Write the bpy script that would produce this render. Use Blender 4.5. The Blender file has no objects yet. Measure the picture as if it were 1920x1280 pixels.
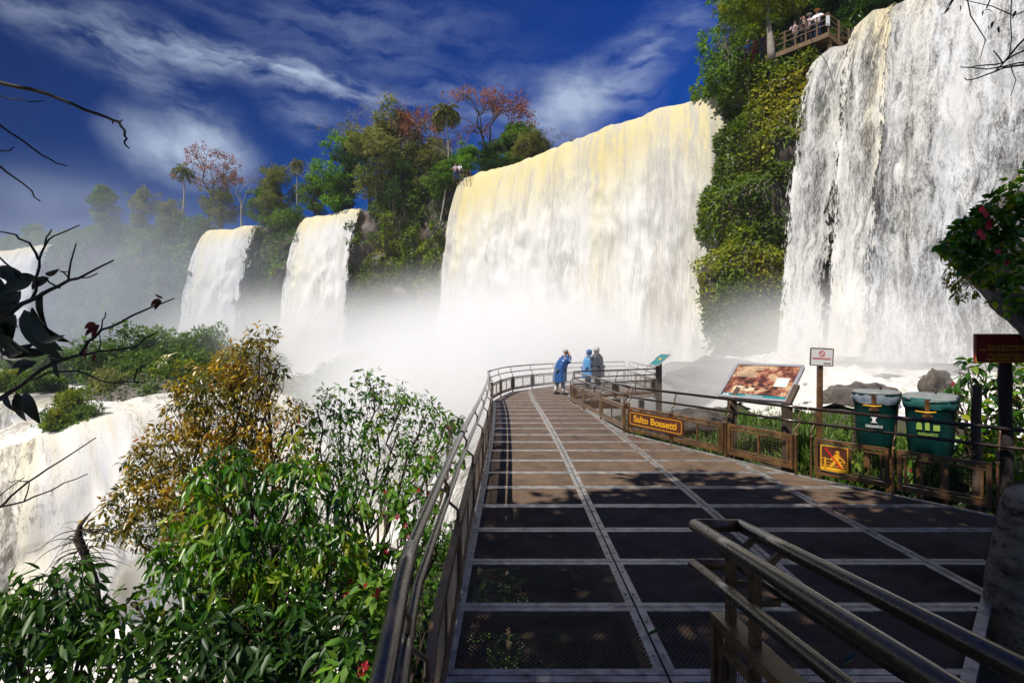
import bpy, bmesh, math, random
import numpy as np
from mathutils import Vector, Matrix
R = math.radians
MIST = True
C = bpy.context.scene.collection
H, F = 2.1, 960.0
rng = np.random.default_rng(7); random.seed(7)

def P(px, py, D):                      # photograph pixel + distance -> point in the place
    return Vector(((px-960)/F*D, D, H-(py-640)/F*D))

# ------------------------------------------------------------------ noise
_L = np.random.default_rng(3).random((64, 64, 64))
def vnoise(p):
    p = np.asarray(p, float); i = np.floor(p).astype(int); f = p-i; f = f*f*(3-2*f)
    o = 0
    for a in (0, 1):
        for b in (0, 1):
            for c in (0, 1):
                w = (f[..., 0] if a else 1-f[..., 0])*(f[..., 1] if b else 1-f[..., 1])*(f[..., 2] if c else 1-f[..., 2])
                o = o+w*_L[(i[..., 0]+a) % 64, (i[..., 1]+b) % 64, (i[..., 2]+c) % 64]
    return o
def fbm(p, oct=4, g=.5, l=2.03):
    p = np.asarray(p, float); a, s, n = 1., 0., 0.
    for k in range(oct):
        s = s+a*vnoise(p+k*11.3); n += a; a *= g; p = p*l
    return s/n-.5
def sst(a, b, x):
    t = np.clip((np.asarray(x, float)-a)/(b-a), 0, 1); return t*t*(3-2*t)

# ------------------------------------------------------------------ objects
def tag(o, label=None, cat=None, group=None, kind=None):
    if label: o['label'] = label
    if cat: o['category'] = cat
    if group: o['group'] = group
    if kind: o['kind'] = kind
    return o
def thing(name, label, cat, loc=(0, 0, 0), group=None, kind=None):
    o = bpy.data.objects.new(name, None); C.objects.link(o); o.location = loc
    o.empty_display_size = .2
    return tag(o, label, cat, group, kind)
def wloc(o):
    v = Vector((0, 0, 0))
    while o is not None: v += Vector(o.location); o = o.parent
    return v
def link(me, name, mat, parent=None, loc=None):
    o = bpy.data.objects.new(name, me); C.objects.link(o)
    if mat is not None and len(me.materials) == 0: me.materials.append(mat)
    if parent is not None:
        o.parent = parent; me.transform(Matrix.Translation(-wloc(parent)))
    elif loc is not None:
        o.location = loc; me.transform(Matrix.Translation(-Vector(loc)))
    return o
def dup(o, parent=None):
    c = o.copy(); C.objects.link(c); c.parent = parent
    for ch in [k for k in bpy.data.objects if k.parent == o]: dup(ch, c)
    return c

def npmesh(name, V, Fc, UV=None, smooth=False):
    V = np.ascontiguousarray(V, dtype=np.float32); Fc = np.ascontiguousarray(Fc, dtype=np.int32)
    me = bpy.data.meshes.new(name); k = Fc.shape[1]
    me.vertices.add(len(V)); me.vertices.foreach_set('co', V.ravel())
    me.loops.add(Fc.size); me.loops.foreach_set('vertex_index', Fc.ravel())
    me.polygons.add(len(Fc)); me.polygons.foreach_set('loop_start', np.arange(0, Fc.size, k, dtype=np.int32))
    me.polygons.foreach_set('loop_total', np.full(len(Fc), k, dtype=np.int32))
    if smooth: me.polygons.foreach_set('use_smooth', np.ones(len(Fc), dtype=bool))
    if UV is not None:
        l = me.uv_layers.new(name='UVMap'); l.data.foreach_set('uv', np.ascontiguousarray(UV, dtype=np.float32)[Fc.ravel()].ravel())
    me.update(calc_edges=True); me.validate()
    return me

class MB:
    def __init__(s): s.v = []; s.f = []; s.sm = []
    def add(s, vs, fs, smooth=False):
        n = len(s.v); s.v += [tuple(v) for v in vs]; s.f += [tuple(i+n for i in f) for f in fs]; s.sm += [smooth]*len(fs); return s
    def box(s, c, size, rot=None):
        c = Vector(c); x, y, z = [k/2 for k in size]
        vs = [Vector(q) for q in ((-x,-y,-z),(x,-y,-z),(x,y,-z),(-x,y,-z),(-x,-y,z),(x,-y,z),(x,y,z),(-x,y,z))]
        if rot is not None: vs = [rot @ v for v in vs]
        return s.add([c+v for v in vs], [(0,3,2,1),(4,5,6,7),(0,1,5,4),(1,2,6,5),(2,3,7,6),(3,0,4,7)])
    def beam(s, a, b, w, h, up=(0, 0, 1)):      # w sideways, h along up
        a, b = Vector(a), Vector(b); d = (b-a); L = d.length; d.normalize(); up = Vector(up)
        x = d.cross(up); x = Vector((1, 0, 0)) if x.length < 1e-6 else x.normalized(); u = x.cross(d).normalized()
        vs = [p+x*sx*w/2+u*su*h/2 for p in (a, b) for sx, su in ((-1,-1),(1,-1),(1,1),(-1,1))]
        return s.add(vs, [(0,1,2,3),(7,6,5,4),(0,4,5,1),(1,5,6,2),(2,6,7,3),(3,7,4,0)])
    def tube(s, pts, r, n=8, cap=True):
        pts = [Vector(p) for p in pts]; m = len(pts)
        rs = [r]*m if isinstance(r, (int, float)) else list(r)
        base = len(s.v); prev = None; V = []
        for i, p in enumerate(pts):
            d = (pts[min(i+1, m-1)]-pts[max(i-1, 0)])
            d = d.normalized() if d.length > 1e-9 else Vector((0, 0, 1))
            if prev is None:
                x = d.cross(Vector((0, 0, 1)));
                if x.length < .05: x = d.cross(Vector((0, 1, 0)))
            else: x = prev-d*prev.dot(d)
            x.normalize(); prev = x; y = d.cross(x)
            V += [p+(x*math.cos(2*math.pi*k/n)+y*math.sin(2*math.pi*k/n))*rs[i] for k in range(n)]
        Fs = [(i*n+k, i*n+(k+1) % n, (i+1)*n+(k+1) % n, (i+1)*n+k) for i in range(m-1) for k in range(n)]
        s.add(V, Fs, n > 4)
        if cap: s.add([], []); s.f += [tuple(base+k for k in range(n-1, -1, -1)), tuple(base+(m-1)*n+k for k in range(n))]; s.sm += [False]*2
        return s
    def loft(s, rings, cap=True, smooth=True):   # rings: lists of equal length, closed
        n = len(rings[0]); base = len(s.v); m = len(rings)
        s.add([p for r in rings for p in r], [(i*n+k, i*n+(k+1) % n, (i+1)*n+(k+1) % n, (i+1)*n+k) for i in range(m-1) for k in range(n)], smooth)
        if cap: s.f += [tuple(base+k for k in range(n-1, -1, -1)), tuple(base+(m-1)*n+k for k in range(n))]; s.sm += [smooth]*2
        return s
    def ball(s, c, r, nu=12, nv=8):
        c = Vector(c); r = Vector(r) if not isinstance(r, (int, float)) else Vector((r, r, r))
        rings = []
        for j in range(nv+1):
            t = math.pi*(j/nv*.98+.01); rings.append([c+Vector((r.x*math.sin(t)*math.cos(2*math.pi*k/nu), r.y*math.sin(t)*math.sin(2*math.pi*k/nu), -r.z*math.cos(t))) for k in range(nu)])
        return s.loft(rings)
    def build(s, name, mat, parent=None, loc=None, bevel=0):
        me = bpy.data.meshes.new(name); me.from_pydata(s.v, [], s.f); me.update()
        me.polygons.foreach_set('use_smooth', np.array(s.sm, dtype=bool))
        o = link(me, name, mat, parent, loc)
        if bevel:
            b = o.modifiers.new('b', 'BEVEL'); b.width = bevel; b.segments = 2; b.limit_method = 'ANGLE'
        return o

def text_mesh(txt, size, width=None, bold=.012, ext=.002):
    c = bpy.data.curves.new('t', 'FONT'); c.body = txt; c.size = size; c.extrude = ext; c.offset = bold*size; c.align_x = 'CENTER'; c.align_y = 'CENTER'
    o = bpy.data.objects.new('t', c); C.objects.link(o); dg = bpy.context.evaluated_depsgraph_get()
    me = bpy.data.meshes.new_from_object(o.evaluated_get(dg)); bpy.data.objects.remove(o); bpy.data.curves.remove(c)
    if width:
        xs = [v.co.x for v in me.vertices]; w = max(xs)-min(xs); me.transform(Matrix.Diagonal((width/w, 1, 1, 1)))
    me.materials.clear(); return me
def frame_mat(o, x, z):           # local x along x, local y along z (up of the face), local z = normal
    x = Vector(x).normalized(); y = Vector(z); y = (y-x*y.dot(x)).normalized(); n = x.cross(y)
    m = Matrix((x, y, n)).transposed().to_4x4(); m.translation = Vector(o); return m
def put_text(txt, M_, cx, cy, size, mat, parent, width=None, bold=.012, lift=.003, name='lettering'):
    me = text_mesh(txt, size, width, bold); me.transform(M_ @ Matrix.Translation((cx, cy, lift)))
    return link(me, name, mat, parent)
def flat(M_, polys, mat, parent, name, lift=.003, th=.003):
    mb = MB()
    for pl in polys:
        n = len(pl); vs = [M_ @ Vector((x, y, lift)) for x, y in pl]+[M_ @ Vector((x, y, lift-th)) for x, y in pl]
        mb.add(vs, [tuple(range(n)), tuple(range(2*n-1, n-1, -1))]+[(i, i+n, (i+1) % n+n, (i+1) % n) for i in range(n)])
    return mb.build(name, mat, parent)
def rect(x0, y0, x1, y1): return [(x0, y0), (x1, y0), (x1, y1), (x0, y1)]
def thick(pts, w):            # stroke polygons
    out = []
    for (a, b), (c, d) in zip(pts, pts[1:]):
        L = math.hypot(c-a, d-b); nx, ny = -(d-b)/L*w/2, (c-a)/L*w/2
        out.append([(a-nx, b-ny), (c-nx, d-ny), (c+nx, d+ny), (a+nx, b+ny)])
    return out
def disc(x, y, r, n=16, r2=None): return [(x+r*math.cos(2*math.pi*k/n), y+(r2 or r)*math.sin(2*math.pi*k/n)) for k in range(n)]

# ------------------------------------------------------------------ materials
class NT:
    def __init__(s, tree): s.t = tree; s.t.nodes.clear()
    def n(s, typ, ins=None, **kw):
        nd = s.t.nodes.new(typ)
        for k, v in kw.items(): setattr(nd, k, v)
        for k, v in (ins or {}).items():
            if isinstance(v, tuple) and len(v) == 2 and hasattr(v[0], 'outputs'): s.t.links.new(v[0].outputs[v[1]], nd.inputs[k])
            elif hasattr(v, 'outputs'): s.t.links.new(v.outputs[0], nd.inputs[k])
            else: nd.inputs[k].default_value = v
        return nd
    def math(s, op, a, b=0., c=0., clamp=False): return s.n('ShaderNodeMath', {0: a, 1: b, 2: c}, operation=op, use_clamp=clamp)
    def ramp(s, fac, stops, interp='LINEAR'):
        r = s.n('ShaderNodeValToRGB', {0: fac}); e = r.color_ramp; e.interpolation = interp
        while len(e.elements) < len(stops): e.elements.new(.5)
        for q, (p, c) in zip(e.elements, stops): q.position = p; q.color = (*c, 1) if len(c) == 3 else c
        return r
    def mix(s, f, a, b):
        r = s.n('ShaderNodeMix', data_type='RGBA'); 
        for i, v in ((0, f), (6, a), (7, b)):
            if hasattr(v, 'outputs'): s.t.links.new(v.outputs[2 if v.bl_idname == 'ShaderNodeMix' else 0], r.inputs[i])
            elif isinstance(v, tuple) and len(v) == 3: r.inputs[i].default_value = (*v, 1)
            else: r.inputs[i].default_value = v
        return r
    def mo(s, m): return (m, 2)
def newmat(name): m = bpy.data.materials.new(name); m.use_nodes = True; return m, NT(m.node_tree)
def g(v): return (v, v, v)
def surf(name, stops, scale=3., rough=.6, bump=.3, bscale=None, detail=6, metal=0., rvar=.15, stretch=None, spec=.5, coat=0., bd=.003):
    m, t = newmat(name)
    tc = t.n('ShaderNodeTexCoord'); src = (tc, 'Object')
    if stretch: src = (t.n('ShaderNodeMapping', {'Vector': src, 'Scale': stretch}), 0)
    n1 = t.n('ShaderNodeTexNoise', {'Vector': src, 'Scale': scale, 'Detail': detail, 'Roughness': .62, 'Distortion': .3})
    n2 = t.n('ShaderNodeTexNoise', {'Vector': src, 'Scale': bscale or scale*6, 'Detail': 5, 'Roughness': .7})
    f = t.math('ADD', t.math('MULTIPLY', (n1, 0), .75), t.math('MULTIPLY', (n2, 0), .25))
    col = t.ramp(f, stops)
    rr = t.n('ShaderNodeMapRange', {0: (n2, 0), 1: .3, 2: .7, 3: max(0.05, rough-rvar), 4: min(1, rough+rvar)})
    b = t.n('ShaderNodeBump', {'Height': (n2, 0), 'Strength': bump, 'Distance': bd})
    p = t.n('ShaderNodeBsdfPrincipled', {'Base Color': col, 'Roughness': rr, 'Metallic': metal, 'Normal': b, 'Specular IOR Level': spec, 'Coat Weight': coat, 'Coat Roughness': .15})
    t.n('ShaderNodeOutputMaterial', {0: p}); return m
def leafmat(name, stops, trans=.35, rough=.4, gloss=.06):
    m, t = newmat(name)
    uv = t.n('ShaderNodeUVMap'); sx = t.n('ShaderNodeSeparateXYZ', {0: uv})
    col = t.ramp((sx, 0), stops)
    k = t.n('ShaderNodeHueSaturation', {'Color': col, 'Value': t.math('MULTIPLY_ADD', (sx, 1), .6, .7)})
    d = t.n('ShaderNodeBsdfDiffuse', {0: k}); tr = t.n('ShaderNodeBsdfTranslucent', {0: t.n('ShaderNodeHueSaturation', {'Color': k, 'Value': 1.5, 'Saturation': 1.05})})
    a = t.n('ShaderNodeMixShader', {0: trans, 1: d, 2: tr})
    gl = t.n('ShaderNodeBsdfGlossy', {0: (1, 1, 1, 1), 'Roughness': rough})
    a = t.n('ShaderNodeMixShader', {0: gloss, 1: a, 2: gl})
    t.n('ShaderNodeOutputMaterial', {0: a}); return m

M = {}
M['rust'] = surf('rusty_steel', [(.3, (.05, .026, .014)), (.48, (.105, .052, .022)), (.6, (.2, .1, .03)), (.72, (.13, .08, .045))], 6, .45, .5, 40, coat=.25)
M['rail'] = surf('worn_handrail', [(.3, (.018, .012, .01)), (.5, (.03, .019, .014)), (.64, (.045, .028, .018)), (.8, (.09, .06, .04))], 2.2, .3, .05, 25, metal=.3, coat=.4, bd=.001, rvar=.08)
M['galv'] = surf('galvanised_frame', [(.36, (.1, .095, .09)), (.46, (.24, .23, .22)), (.6, (.42, .4, .37))], 7, .38, .3, 50, metal=.3)
M['grate'] = surf('expanded_metal', [(.3, (.09, .062, .045)), (.5, (.175, .12, .083)), (.7, (.25, .172, .12))], 2.5, .65, .1, 30, metal=.05, spec=.2)
M['gratewet'] = surf('wet_expanded_metal', [(.3, (.09, .06, .042)), (.5, (.165, .11, .073)), (.7, (.23, .155, .105))], 2.5, .35, .1, 30, metal=.05, spec=.5, coat=.5)
M['boulder'] = surf('wet_boulder', [(.3, (.02, .017, .014)), (.45, (.07, .058, .048)), (.58, (.15, .12, .095)), (.68, (.05, .06, .02)), (.8, (.2, .17, .14))], 2.4, .6, 1., 16, detail=10, bd=.06)
M['wire'] = surf('wire', [(.3, (.07, .045, .03)), (.7, (.16, .11, .07))], 8, .5, .1)
M['wood'] = surf('old_wood', [(.3, (.035, .024, .016)), (.7, (.12, .08, .05))], 3, .7, .6, 20, stretch=(6, 6, .6))
M['brownpaint'] = surf('brown_sign_paint', [(.3, (.085, .022, .012)), (.7, (.12, .034, .02))], 5, .5, .1)
M['maroon'] = surf('maroon_sign_paint', [(.3, (.26, .018, .032)), (.7, (.34, .025, .045))], 5, .5, .1)
M['yellow'] = surf('yellow_paint', [(.3, (.75, .35, .01)), (.7, (.85, .45, .02))], 9, .5, .05)
M['dimyellow'] = surf('ochre_paint', [(.3, (.7, .38, .04)), (.7, (.85, .48, .06))], 9, .5, .05)
M['red'] = surf('red_paint', [(.3, (.6, .01, .01)), (.7, (.75, .03, .02))], 9, .5, .05)
M['white'] = surf('white_paint', [(.3, (.62, .62, .6)), (.7, (.78, .78, .76))], 9, .5, .1)
M['alu'] = surf('aluminium_frame', [(.3, g(.5)), (.7, g(.68))], 9, .35, .05, metal=.6)
M['teal'] = surf('teal_print', [(.3, (.0, .16, .18)), (.7, (.01, .22, .24))], 9, .4, .02)
M['bin'] = surf('green_bin_plastic', [(.3, (.0, .018, .017)), (.55, (.002, .038, .034)), (.75, (.01, .075, .065))], 3, .38, .15, 25)
M['binlid'] = surf('scuffed_lid', [(.3, (.12, .14, .135)), (.7, (.32, .34, .33))], 10, .55, .15)
M['bag'] = surf('bin_liner', [(.3, (.12, .17, .22)), (.7, (.36, .4, .46))], 14, .3, .9, 30)
M['bag2'] = surf('green_bin_liner', [(.3, (.008, .07, .065)), (.7, (.05, .19, .18))], 14, .3, .9, 30)
M['lime'] = surf('lime_print', [(.3, (.25, .36, .06)), (.7, (.32, .45, .08))], 9, .5, .02)
M['black'] = surf('black_plastic', [(.3, g(.008)), (.7, g(.02))], 9, .5, .1)
M['bark'] = surf('bark', [(.3, (.03, .018, .012)), (.5, (.08, .05, .032)), (.7, (.16, .12, .09))], 4, .85, .8, 22, stretch=(3, 3, .8), bd=.03)
M['palebark'] = surf('pale_bark', [(.3, (.18, .15, .12)), (.7, (.42, .38, .32))], 3, .85, .5, 20)
M['darkbark'] = surf('dark_twig_bark', [(.3, (.01, .007, .006)), (.7, (.03, .02, .015))], 9, .8, .4)
M['rock'] = surf('wet_basalt', [(.28, (.02, .018, .016)), (.45, (.06, .05, .045)), (.6, (.13, .095, .075)), (.75, (.2, .16, .13))], .9, .55, 1., 5, detail=9, bd=.03)
M['stone'] = surf('lichen_stone', [(.36, (.08, .06, .04)), (.46, (.42, .33, .23)), (.55, (.68, .55, .4)), (.62, (.16, .15, .05)), (.7, (.55, .46, .34))], 3, .9, 1., 14, detail=9, stretch=(1, 1, 3), bd=.12, spec=.1)
M['mossrock'] = surf('mossy_rock', [(.3, (.025, .022, .018)), (.45, (.08, .072, .075)), (.58, (.16, .15, .16)), (.7, (.04, .055, .012))], 5, .8, 1., 22, detail=9, stretch=(2.5, 1, 1.2), bd=.03)
M['earth'] = surf('earth', [(.3, (.02, .017, .01)), (.5, (.05, .042, .02)), (.7, (.08, .075, .035))], 1.5, .9, .8, 9, bd=.03)
M['leafgreen'] = leafmat('green_leaves', [(0, (.012, .055, .002)), (.45, (.045, .15, .004)), (.75, (.16, .32, .01)), (1, (.36, .36, .02))], .38, .38, .045)
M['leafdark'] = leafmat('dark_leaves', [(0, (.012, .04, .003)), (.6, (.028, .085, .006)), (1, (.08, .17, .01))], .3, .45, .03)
M['leafochre'] = leafmat('ochre_leaves', [(0, (.025, .055, .005)), (.3, (.1, .11, .008)), (.6, (.34, .23, .013)), (.93, (.62, .42, .03)), (1, (.3, .07, .015))], .4, .35, .05)
M['leafolive'] = leafmat('olive_leaves', [(0, (.07, .09, .015)), (.5, (.16, .18, .035)), (1, (.28, .27, .07))], .35, .6, .02)
M['leafmid'] = leafmat('mid_green_leaves', [(0, (.04, .085, .01)), (.5, (.085, .17, .018)), (1, (.18, .28, .035))], .35, .6, .02)
M['leafbright'] = leafmat('bright_green_leaves', [(0, (.05, .14, .01)), (.5, (.1, .24, .015)), (1, (.2, .33, .03))], .4, .6, .02)
M['leafcliff'] = leafmat('cliff_leaves', [(0, (.04, .075, .004)), (.4, (.1, .17, .006)), (.75, (.22, .26, .01)), (1, (.36, .3, .02))], .35, .6, .02)
M['leafred'] = leafmat('rust_red_leaves', [(0, (.16, .06, .035)), (.5, (.3, .1, .045)), (1, (.4, .17, .07))], .35, .6, .02)
M['leafbrown'] = leafmat('brown_twiggy_leaves', [(0, (.08, .065, .045)), (.5, (.16, .13, .085)), (1, (.24, .2, .13))], .3, .7, .02)
M['grass'] = leafmat('grass_blades', [(0, (.04, .11, .01)), (.6, (.1, .22, .02)), (1, (.25, .3, .06))], .4, .5, .03)
M['blackleaf'] = leafmat('shaded_leaves', [(0, (.012, .018, .008)), (.8, (.02, .026, .012)), (1, (.1, .02, .01))], .25, .4, .04)
M['petal'] = leafmat('red_petals', [(0, (.75, .03, .05)), (.6, (.85, .05, .12)), (1, (.9, .12, .05))], .4, .5, .03)
M['skin'] = surf('skin', [(.3, (.42, .22, .15)), (.7, (.52, .29, .2))], 5, .55, .05)
def cloth(name, c, rough=.7, coat=0.): return surf(name, [(.3, tuple(k*.75 for k in c)), (.7, tuple(min(1, k*1.15) for k in c))], 7, rough, .5, 14, coat=coat, rvar=.1)
M['ponchoblue'] = cloth('blue_poncho', (.03, .1, .29), .25, .6); M['ponchosky'] = cloth('light_blue_poncho', (.08, .3, .6), .3, .6)
M['coatdark'] = cloth('dark_rain_jacket', (.045, .05, .06), .3, .5); M['trouser'] = cloth('pale_trousers', (.68, .63, .54)); M['jean'] = cloth('blue_trousers', (.05, .09, .22))
M['darkcloth'] = cloth('dark_cloth', (.03, .03, .035)); M['hood'] = cloth('clear_hood', (.5, .45, .42), .3, .5); M['hair'] = cloth('brown_hair', (.06, .035, .02)); M['greyhair'] = cloth('grey_hair', (.4, .36, .33))
M['shirtwhite'] = cloth('white_shirt', (.75, .76, .8)); M['shirtred'] = cloth('red_shirt', (.5, .02, .025)); M['shirtblue'] = cloth('blue_shirt', (.06, .22, .55)); M['plaid'] = cloth('checked_shirt', (.45, .35, .38)); M['caporange'] = cloth('orange_cap', (.6, .25, .02)); M['hat'] = cloth('cream_hat', (.65, .6, .48))
M['timber'] = surf('viewpoint_timber', [(.3, (.08, .045, .02)), (.7, (.2, .12, .055))], 4, .75, .4)
M['navy'] = cloth('navy', (.02, .04, .13))

def watermat(name, stream=.25, dark=(.12, .11, .1), cream=(.86, .75, .42), creamy=.5, alpha=None, top=3., fine=1., contrast=(.36, .55), topamt=1.0, wts=(.34, .36, .3), white=(.88, .875, .85), bump=.3, my=.2, fy=.3):
    """falling foam: UV x = metres along the lip, UV y = metres fallen"""
    m, t = newmat(name)
    uv = t.n('ShaderNodeUVMap'); sx = t.n('ShaderNodeSeparateXYZ', {0: uv})
    w = t.n('ShaderNodeTexNoise', {'Vector': uv, 'Scale': .35, 'Detail': 3})
    warp = t.n('ShaderNodeVectorMath', {0: uv, 1: (t.n('ShaderNodeVectorMath', {0: (w, 1), 'Scale': .6}, operation='SCALE'), 0)}, operation='ADD')
    big = t.n('ShaderNodeTexNoise', {'Vector': (t.n('ShaderNodeMapping', {'Vector': warp, 'Scale': (stream, stream*.12, 1)}), 0), 'Scale': 1., 'Detail': 5, 'Roughness': .6})
    mid = t.n('ShaderNodeTexNoise', {'Vector': (t.n('ShaderNodeMapping', {'Vector': warp, 'Scale': (1.3, my, 1)}), 0), 'Scale': 1.2*fine, 'Detail': 8, 'Roughness': .68, 'Distortion': .6})
    fin = t.n('ShaderNodeTexNoise', {'Vector': (t.n('ShaderNodeMapping', {'Vector': warp, 'Scale': (1.7, fy, 1)}), 0), 'Scale': 4.5*fine, 'Detail': 6, 'Roughness': .72, 'Distortion': 1.})
    f = t.math('ADD', t.math('MULTIPLY', (big, 0), wts[0]), t.math('ADD', t.math('MULTIPLY', (mid, 0), wts[1]), t.math('MULTIPLY', (fin, 0), wts[2])))
    foam = t.n('ShaderNodeMapRange', {0: f, 1: contrast[0], 2: contrast[1]}, interpolation_type='SMOOTHSTEP')
    cr = t.n('ShaderNodeTexNoise', {'Vector': (t.n('ShaderNodeMapping', {'Vector': warp, 'Scale': (.42, .03, 1)}), 0), 'Scale': 1., 'Detail': 4, 'Roughness': .65})
    near = t.n('ShaderNodeMapRange', {0: (sx, 1), 1: 0, 2: top, 3: topamt, 4: 0.}, interpolation_type='SMOOTHSTEP')
    cf = t.math('ADD', t.n('ShaderNodeMapRange', {0: (cr, 0), 1: .47, 2: .66, 3: 0, 4: creamy}), near, clamp=True)
    body = t.mix(cf, white, cream)
    col = t.mix(foam, dark, t.n('ShaderNodeMix') if False else body)
    hgt = t.math('ADD', t.math('MULTIPLY', (mid, 0), 1.), t.math('MULTIPLY', (fin, 0), .5))
    b = t.n('ShaderNodeBump', {'Height': hgt, 'Strength': bump, 'Distance': .3})
    d = t.n('ShaderNodeBsdfPrincipled', {'Base Color': (col, 2), 'Roughness': .6, 'Normal': b, 'Specular IOR Level': .3})
    tl = t.n('ShaderNodeBsdfTranslucent', {0: (col, 2)})
    s = t.n('ShaderNodeMixShader', {0: .22, 1: d, 2: tl})
    if alpha is not None:
        av = t.n('ShaderNodeMapRange', {0: f, 1: alpha[0], 2: alpha[1], 3: alpha[2], 4: 1.}, interpolation_type='SMOOTHSTEP')
        # feather the two side edges: UV x carried as metres, edge weight in the second map
        e = t.n('ShaderNodeUVMap', uv_map='edge'); es = t.n('ShaderNodeSeparateXYZ', {0: e})
        av2 = t.math('GREATER_THAN', t.math('ADD', (es, 0), t.math('MULTIPLY', t.math('SUBTRACT', t.math('ADD', (fin, 0), (mid, 0)), 1.), 1.6)), .5)
        aa = t.math('MULTIPLY', t.math('MAXIMUM', av, t.math('MULTIPLY', (es, 1), 1.)), av2, clamp=True)
        s = t.n('ShaderNodeMixShader', {0: aa, 1: t.n('ShaderNodeBsdfTransparent'), 2: s})
    t.n('ShaderNodeOutputMaterial', {0: s}); return m
# ------------------------------------------------------------------ camera, sun, sky
cam = bpy.data.cameras.new('camera'); co = bpy.data.objects.new('camera', cam); C.objects.link(co)
co.location = (0, 0, H); co.rotation_euler = (R(90), 0, 0); cam.lens = 18; cam.sensor_width = 36; cam.clip_end = 2000; cam.clip_start = .05
bpy.context.scene.camera = co
sc = bpy.context.scene
sdir = Vector((-.52, -.5, 1)).normalized()           # towards the sun
sun = bpy.data.lights.new('sun', 'SUN'); so = bpy.data.objects.new('sun', sun); C.objects.link(so)
sun.energy = 5; sun.angle = R(.5); sun.color = (1, .94, .84); so.rotation_euler = sdir.to_track_quat('Z', 'Y').to_euler()
w = bpy.data.worlds.new('World'); sc.world = w; w.use_nodes = True; t = NT(w.node_tree)
sky = t.n('ShaderNodeTexSky', sky_type='NISHITA', sun_disc=False, sun_elevation=math.asin(sdir.z), sun_rotation=math.atan2(sdir.x, sdir.y), air_density=1., dust_density=.3, ozone_density=3.)
deep = t.n('ShaderNodeHueSaturation', {'Color': sky, 'Saturation': 1.3, 'Value': .7, 'Hue': .51})
deep = t.n('ShaderNodeMix', data_type='RGBA', blend_type='MULTIPLY'); deep.inputs[0].default_value = 1; deep.inputs[7].default_value = (.0, .47, 1.08, 1); t.t.links.new(t.t.nodes['Hue/Saturation/Value'].outputs[0], deep.inputs[6])
gd = t.n('ShaderNodeNewGeometry'); dv = t.n('ShaderNodeVectorMath', {0: (t.n('ShaderNodeTexCoord'), 0), 1: (1, 1, 1)}, operation='MULTIPLY')
sp = t.n('ShaderNodeSeparateXYZ', {0: dv})
az = t.math('ARCTAN2', (sp, 0), (sp, 1)); el = t.math('DIVIDE', (sp, 2), t.math('SQRT', t.math('ADD', t.math('MULTIPLY', (sp, 0), (sp, 0)), t.math('MULTIPLY', (sp, 1), (sp, 1)))))
ae = t.n('ShaderNodeCombineXYZ', {0: az, 1: el})
wn = t.n('ShaderNodeTexNoise', {'Vector': ae, 'Scale': 3.2, 'Detail': 5, 'Roughness': .6})
wv = t.n('ShaderNodeVectorMath', {0: t.n('ShaderNodeVectorMath', {0: (wn, 1), 1: (.5, .5, .5)}, operation='SUBTRACT'), 'Scale': .16}, operation='SCALE')
aw = t.n('ShaderNodeVectorMath', {0: ae, 1: wv}, operation='ADD')
def blob(px, py, rx, ry, rot, amp):
    x, y = (px-960)/F, (640-py)/F; a, e = math.atan2(x, 1), y/math.hypot(x, 1)
    k = 1/math.hypot(x, 1)
    mp = t.n('ShaderNodeMapping', {'Vector': aw, 'Location': (a, e, 0), 'Rotation': (0, 0, R(rot)), 'Scale': (rx/F*k*k+.001, ry/F*k+.001, 1)}, vector_type='TEXTURE')
    ln = t.n('ShaderNodeVectorMath', {0: mp}, operation='LENGTH')
    return t.n('ShaderNodeMapRange', {0: (ln, 1), 1: 1.25, 2: 0., 3: 0, 4: amp}, interpolation_type='SMOOTHSTEP')
tot = None; puff = None
for b in ((100, 60, 330, 60, -22, .42), (300, 110, 150, 45, -8, .45), (520, 145, 270, 36, -4, .95), (380, 235, 150, 60, -35, .3), (640, 60, 420, 110, 6, .2), (900, 200, 330, 90, 10, .28),
          (350, 285, 150, 66, -4, 1.5), (90, 350, 170, 40, 0, .3), (1070, 200, 95, 75, 60, 1.1), (1200, 90, 330, 60, 30, .3), (60, 470, 260, 70, 0, .3), (560, 240, 130, 40, -30, .3), (1180, 160, 60, 120, -20, .25)):
    q = blob(*b)
    if b[:2] in ((350, 285), (90, 350), (1070, 200), (60, 470)): puff = q if puff is None else t.math('ADD', puff, q)
    else: tot = q if tot is None else t.math('ADD', tot, q)
cn = t.n('ShaderNodeTexNoise', {'Vector': (t.n('ShaderNodeMapping', {'Vector': aw, 'Rotation': (0, 0, R(14)), 'Scale': (5, 14, 1)}), 0), 'Scale': 1.9, 'Detail': 9, 'Roughness': .6, 'Distortion': .15})
cm = t.n('ShaderNodeMapRange', {0: (cn, 0), 1: .3, 2: .72, 3: .0, 4: 1.25}, interpolation_type='SMOOTHSTEP')
pn = t.n('ShaderNodeTexNoise', {'Vector': ae, 'Scale': 9., 'Detail': 7, 'Roughness': .6, 'Distortion': .3})
fac = t.math('ADD', t.math('MULTIPLY', tot, cm), t.math('MULTIPLY', puff, t.n('ShaderNodeMapRange', {0: (pn, 0), 1: .3, 2: .65, 3: .35, 4: 1.}))); fac = t.math('MULTIPLY', t.math('MINIMUM', fac, 1.), .88)
back = t.n('ShaderNodeMapRange', {0: (sp, 1), 1: .05, 2: -.35, 3: 0, 4: 1}, interpolation_type='SMOOTHSTEP')  # unseen cloud cover behind the camera, added to lift the shadows
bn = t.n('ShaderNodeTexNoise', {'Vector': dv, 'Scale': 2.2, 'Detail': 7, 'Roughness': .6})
fac = t.math('MAXIMUM', fac, t.math('MULTIPLY', back, t.n('ShaderNodeMapRange', {0: (bn, 0), 1: .38, 2: .6, 3: 0., 4: .5})))
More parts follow.
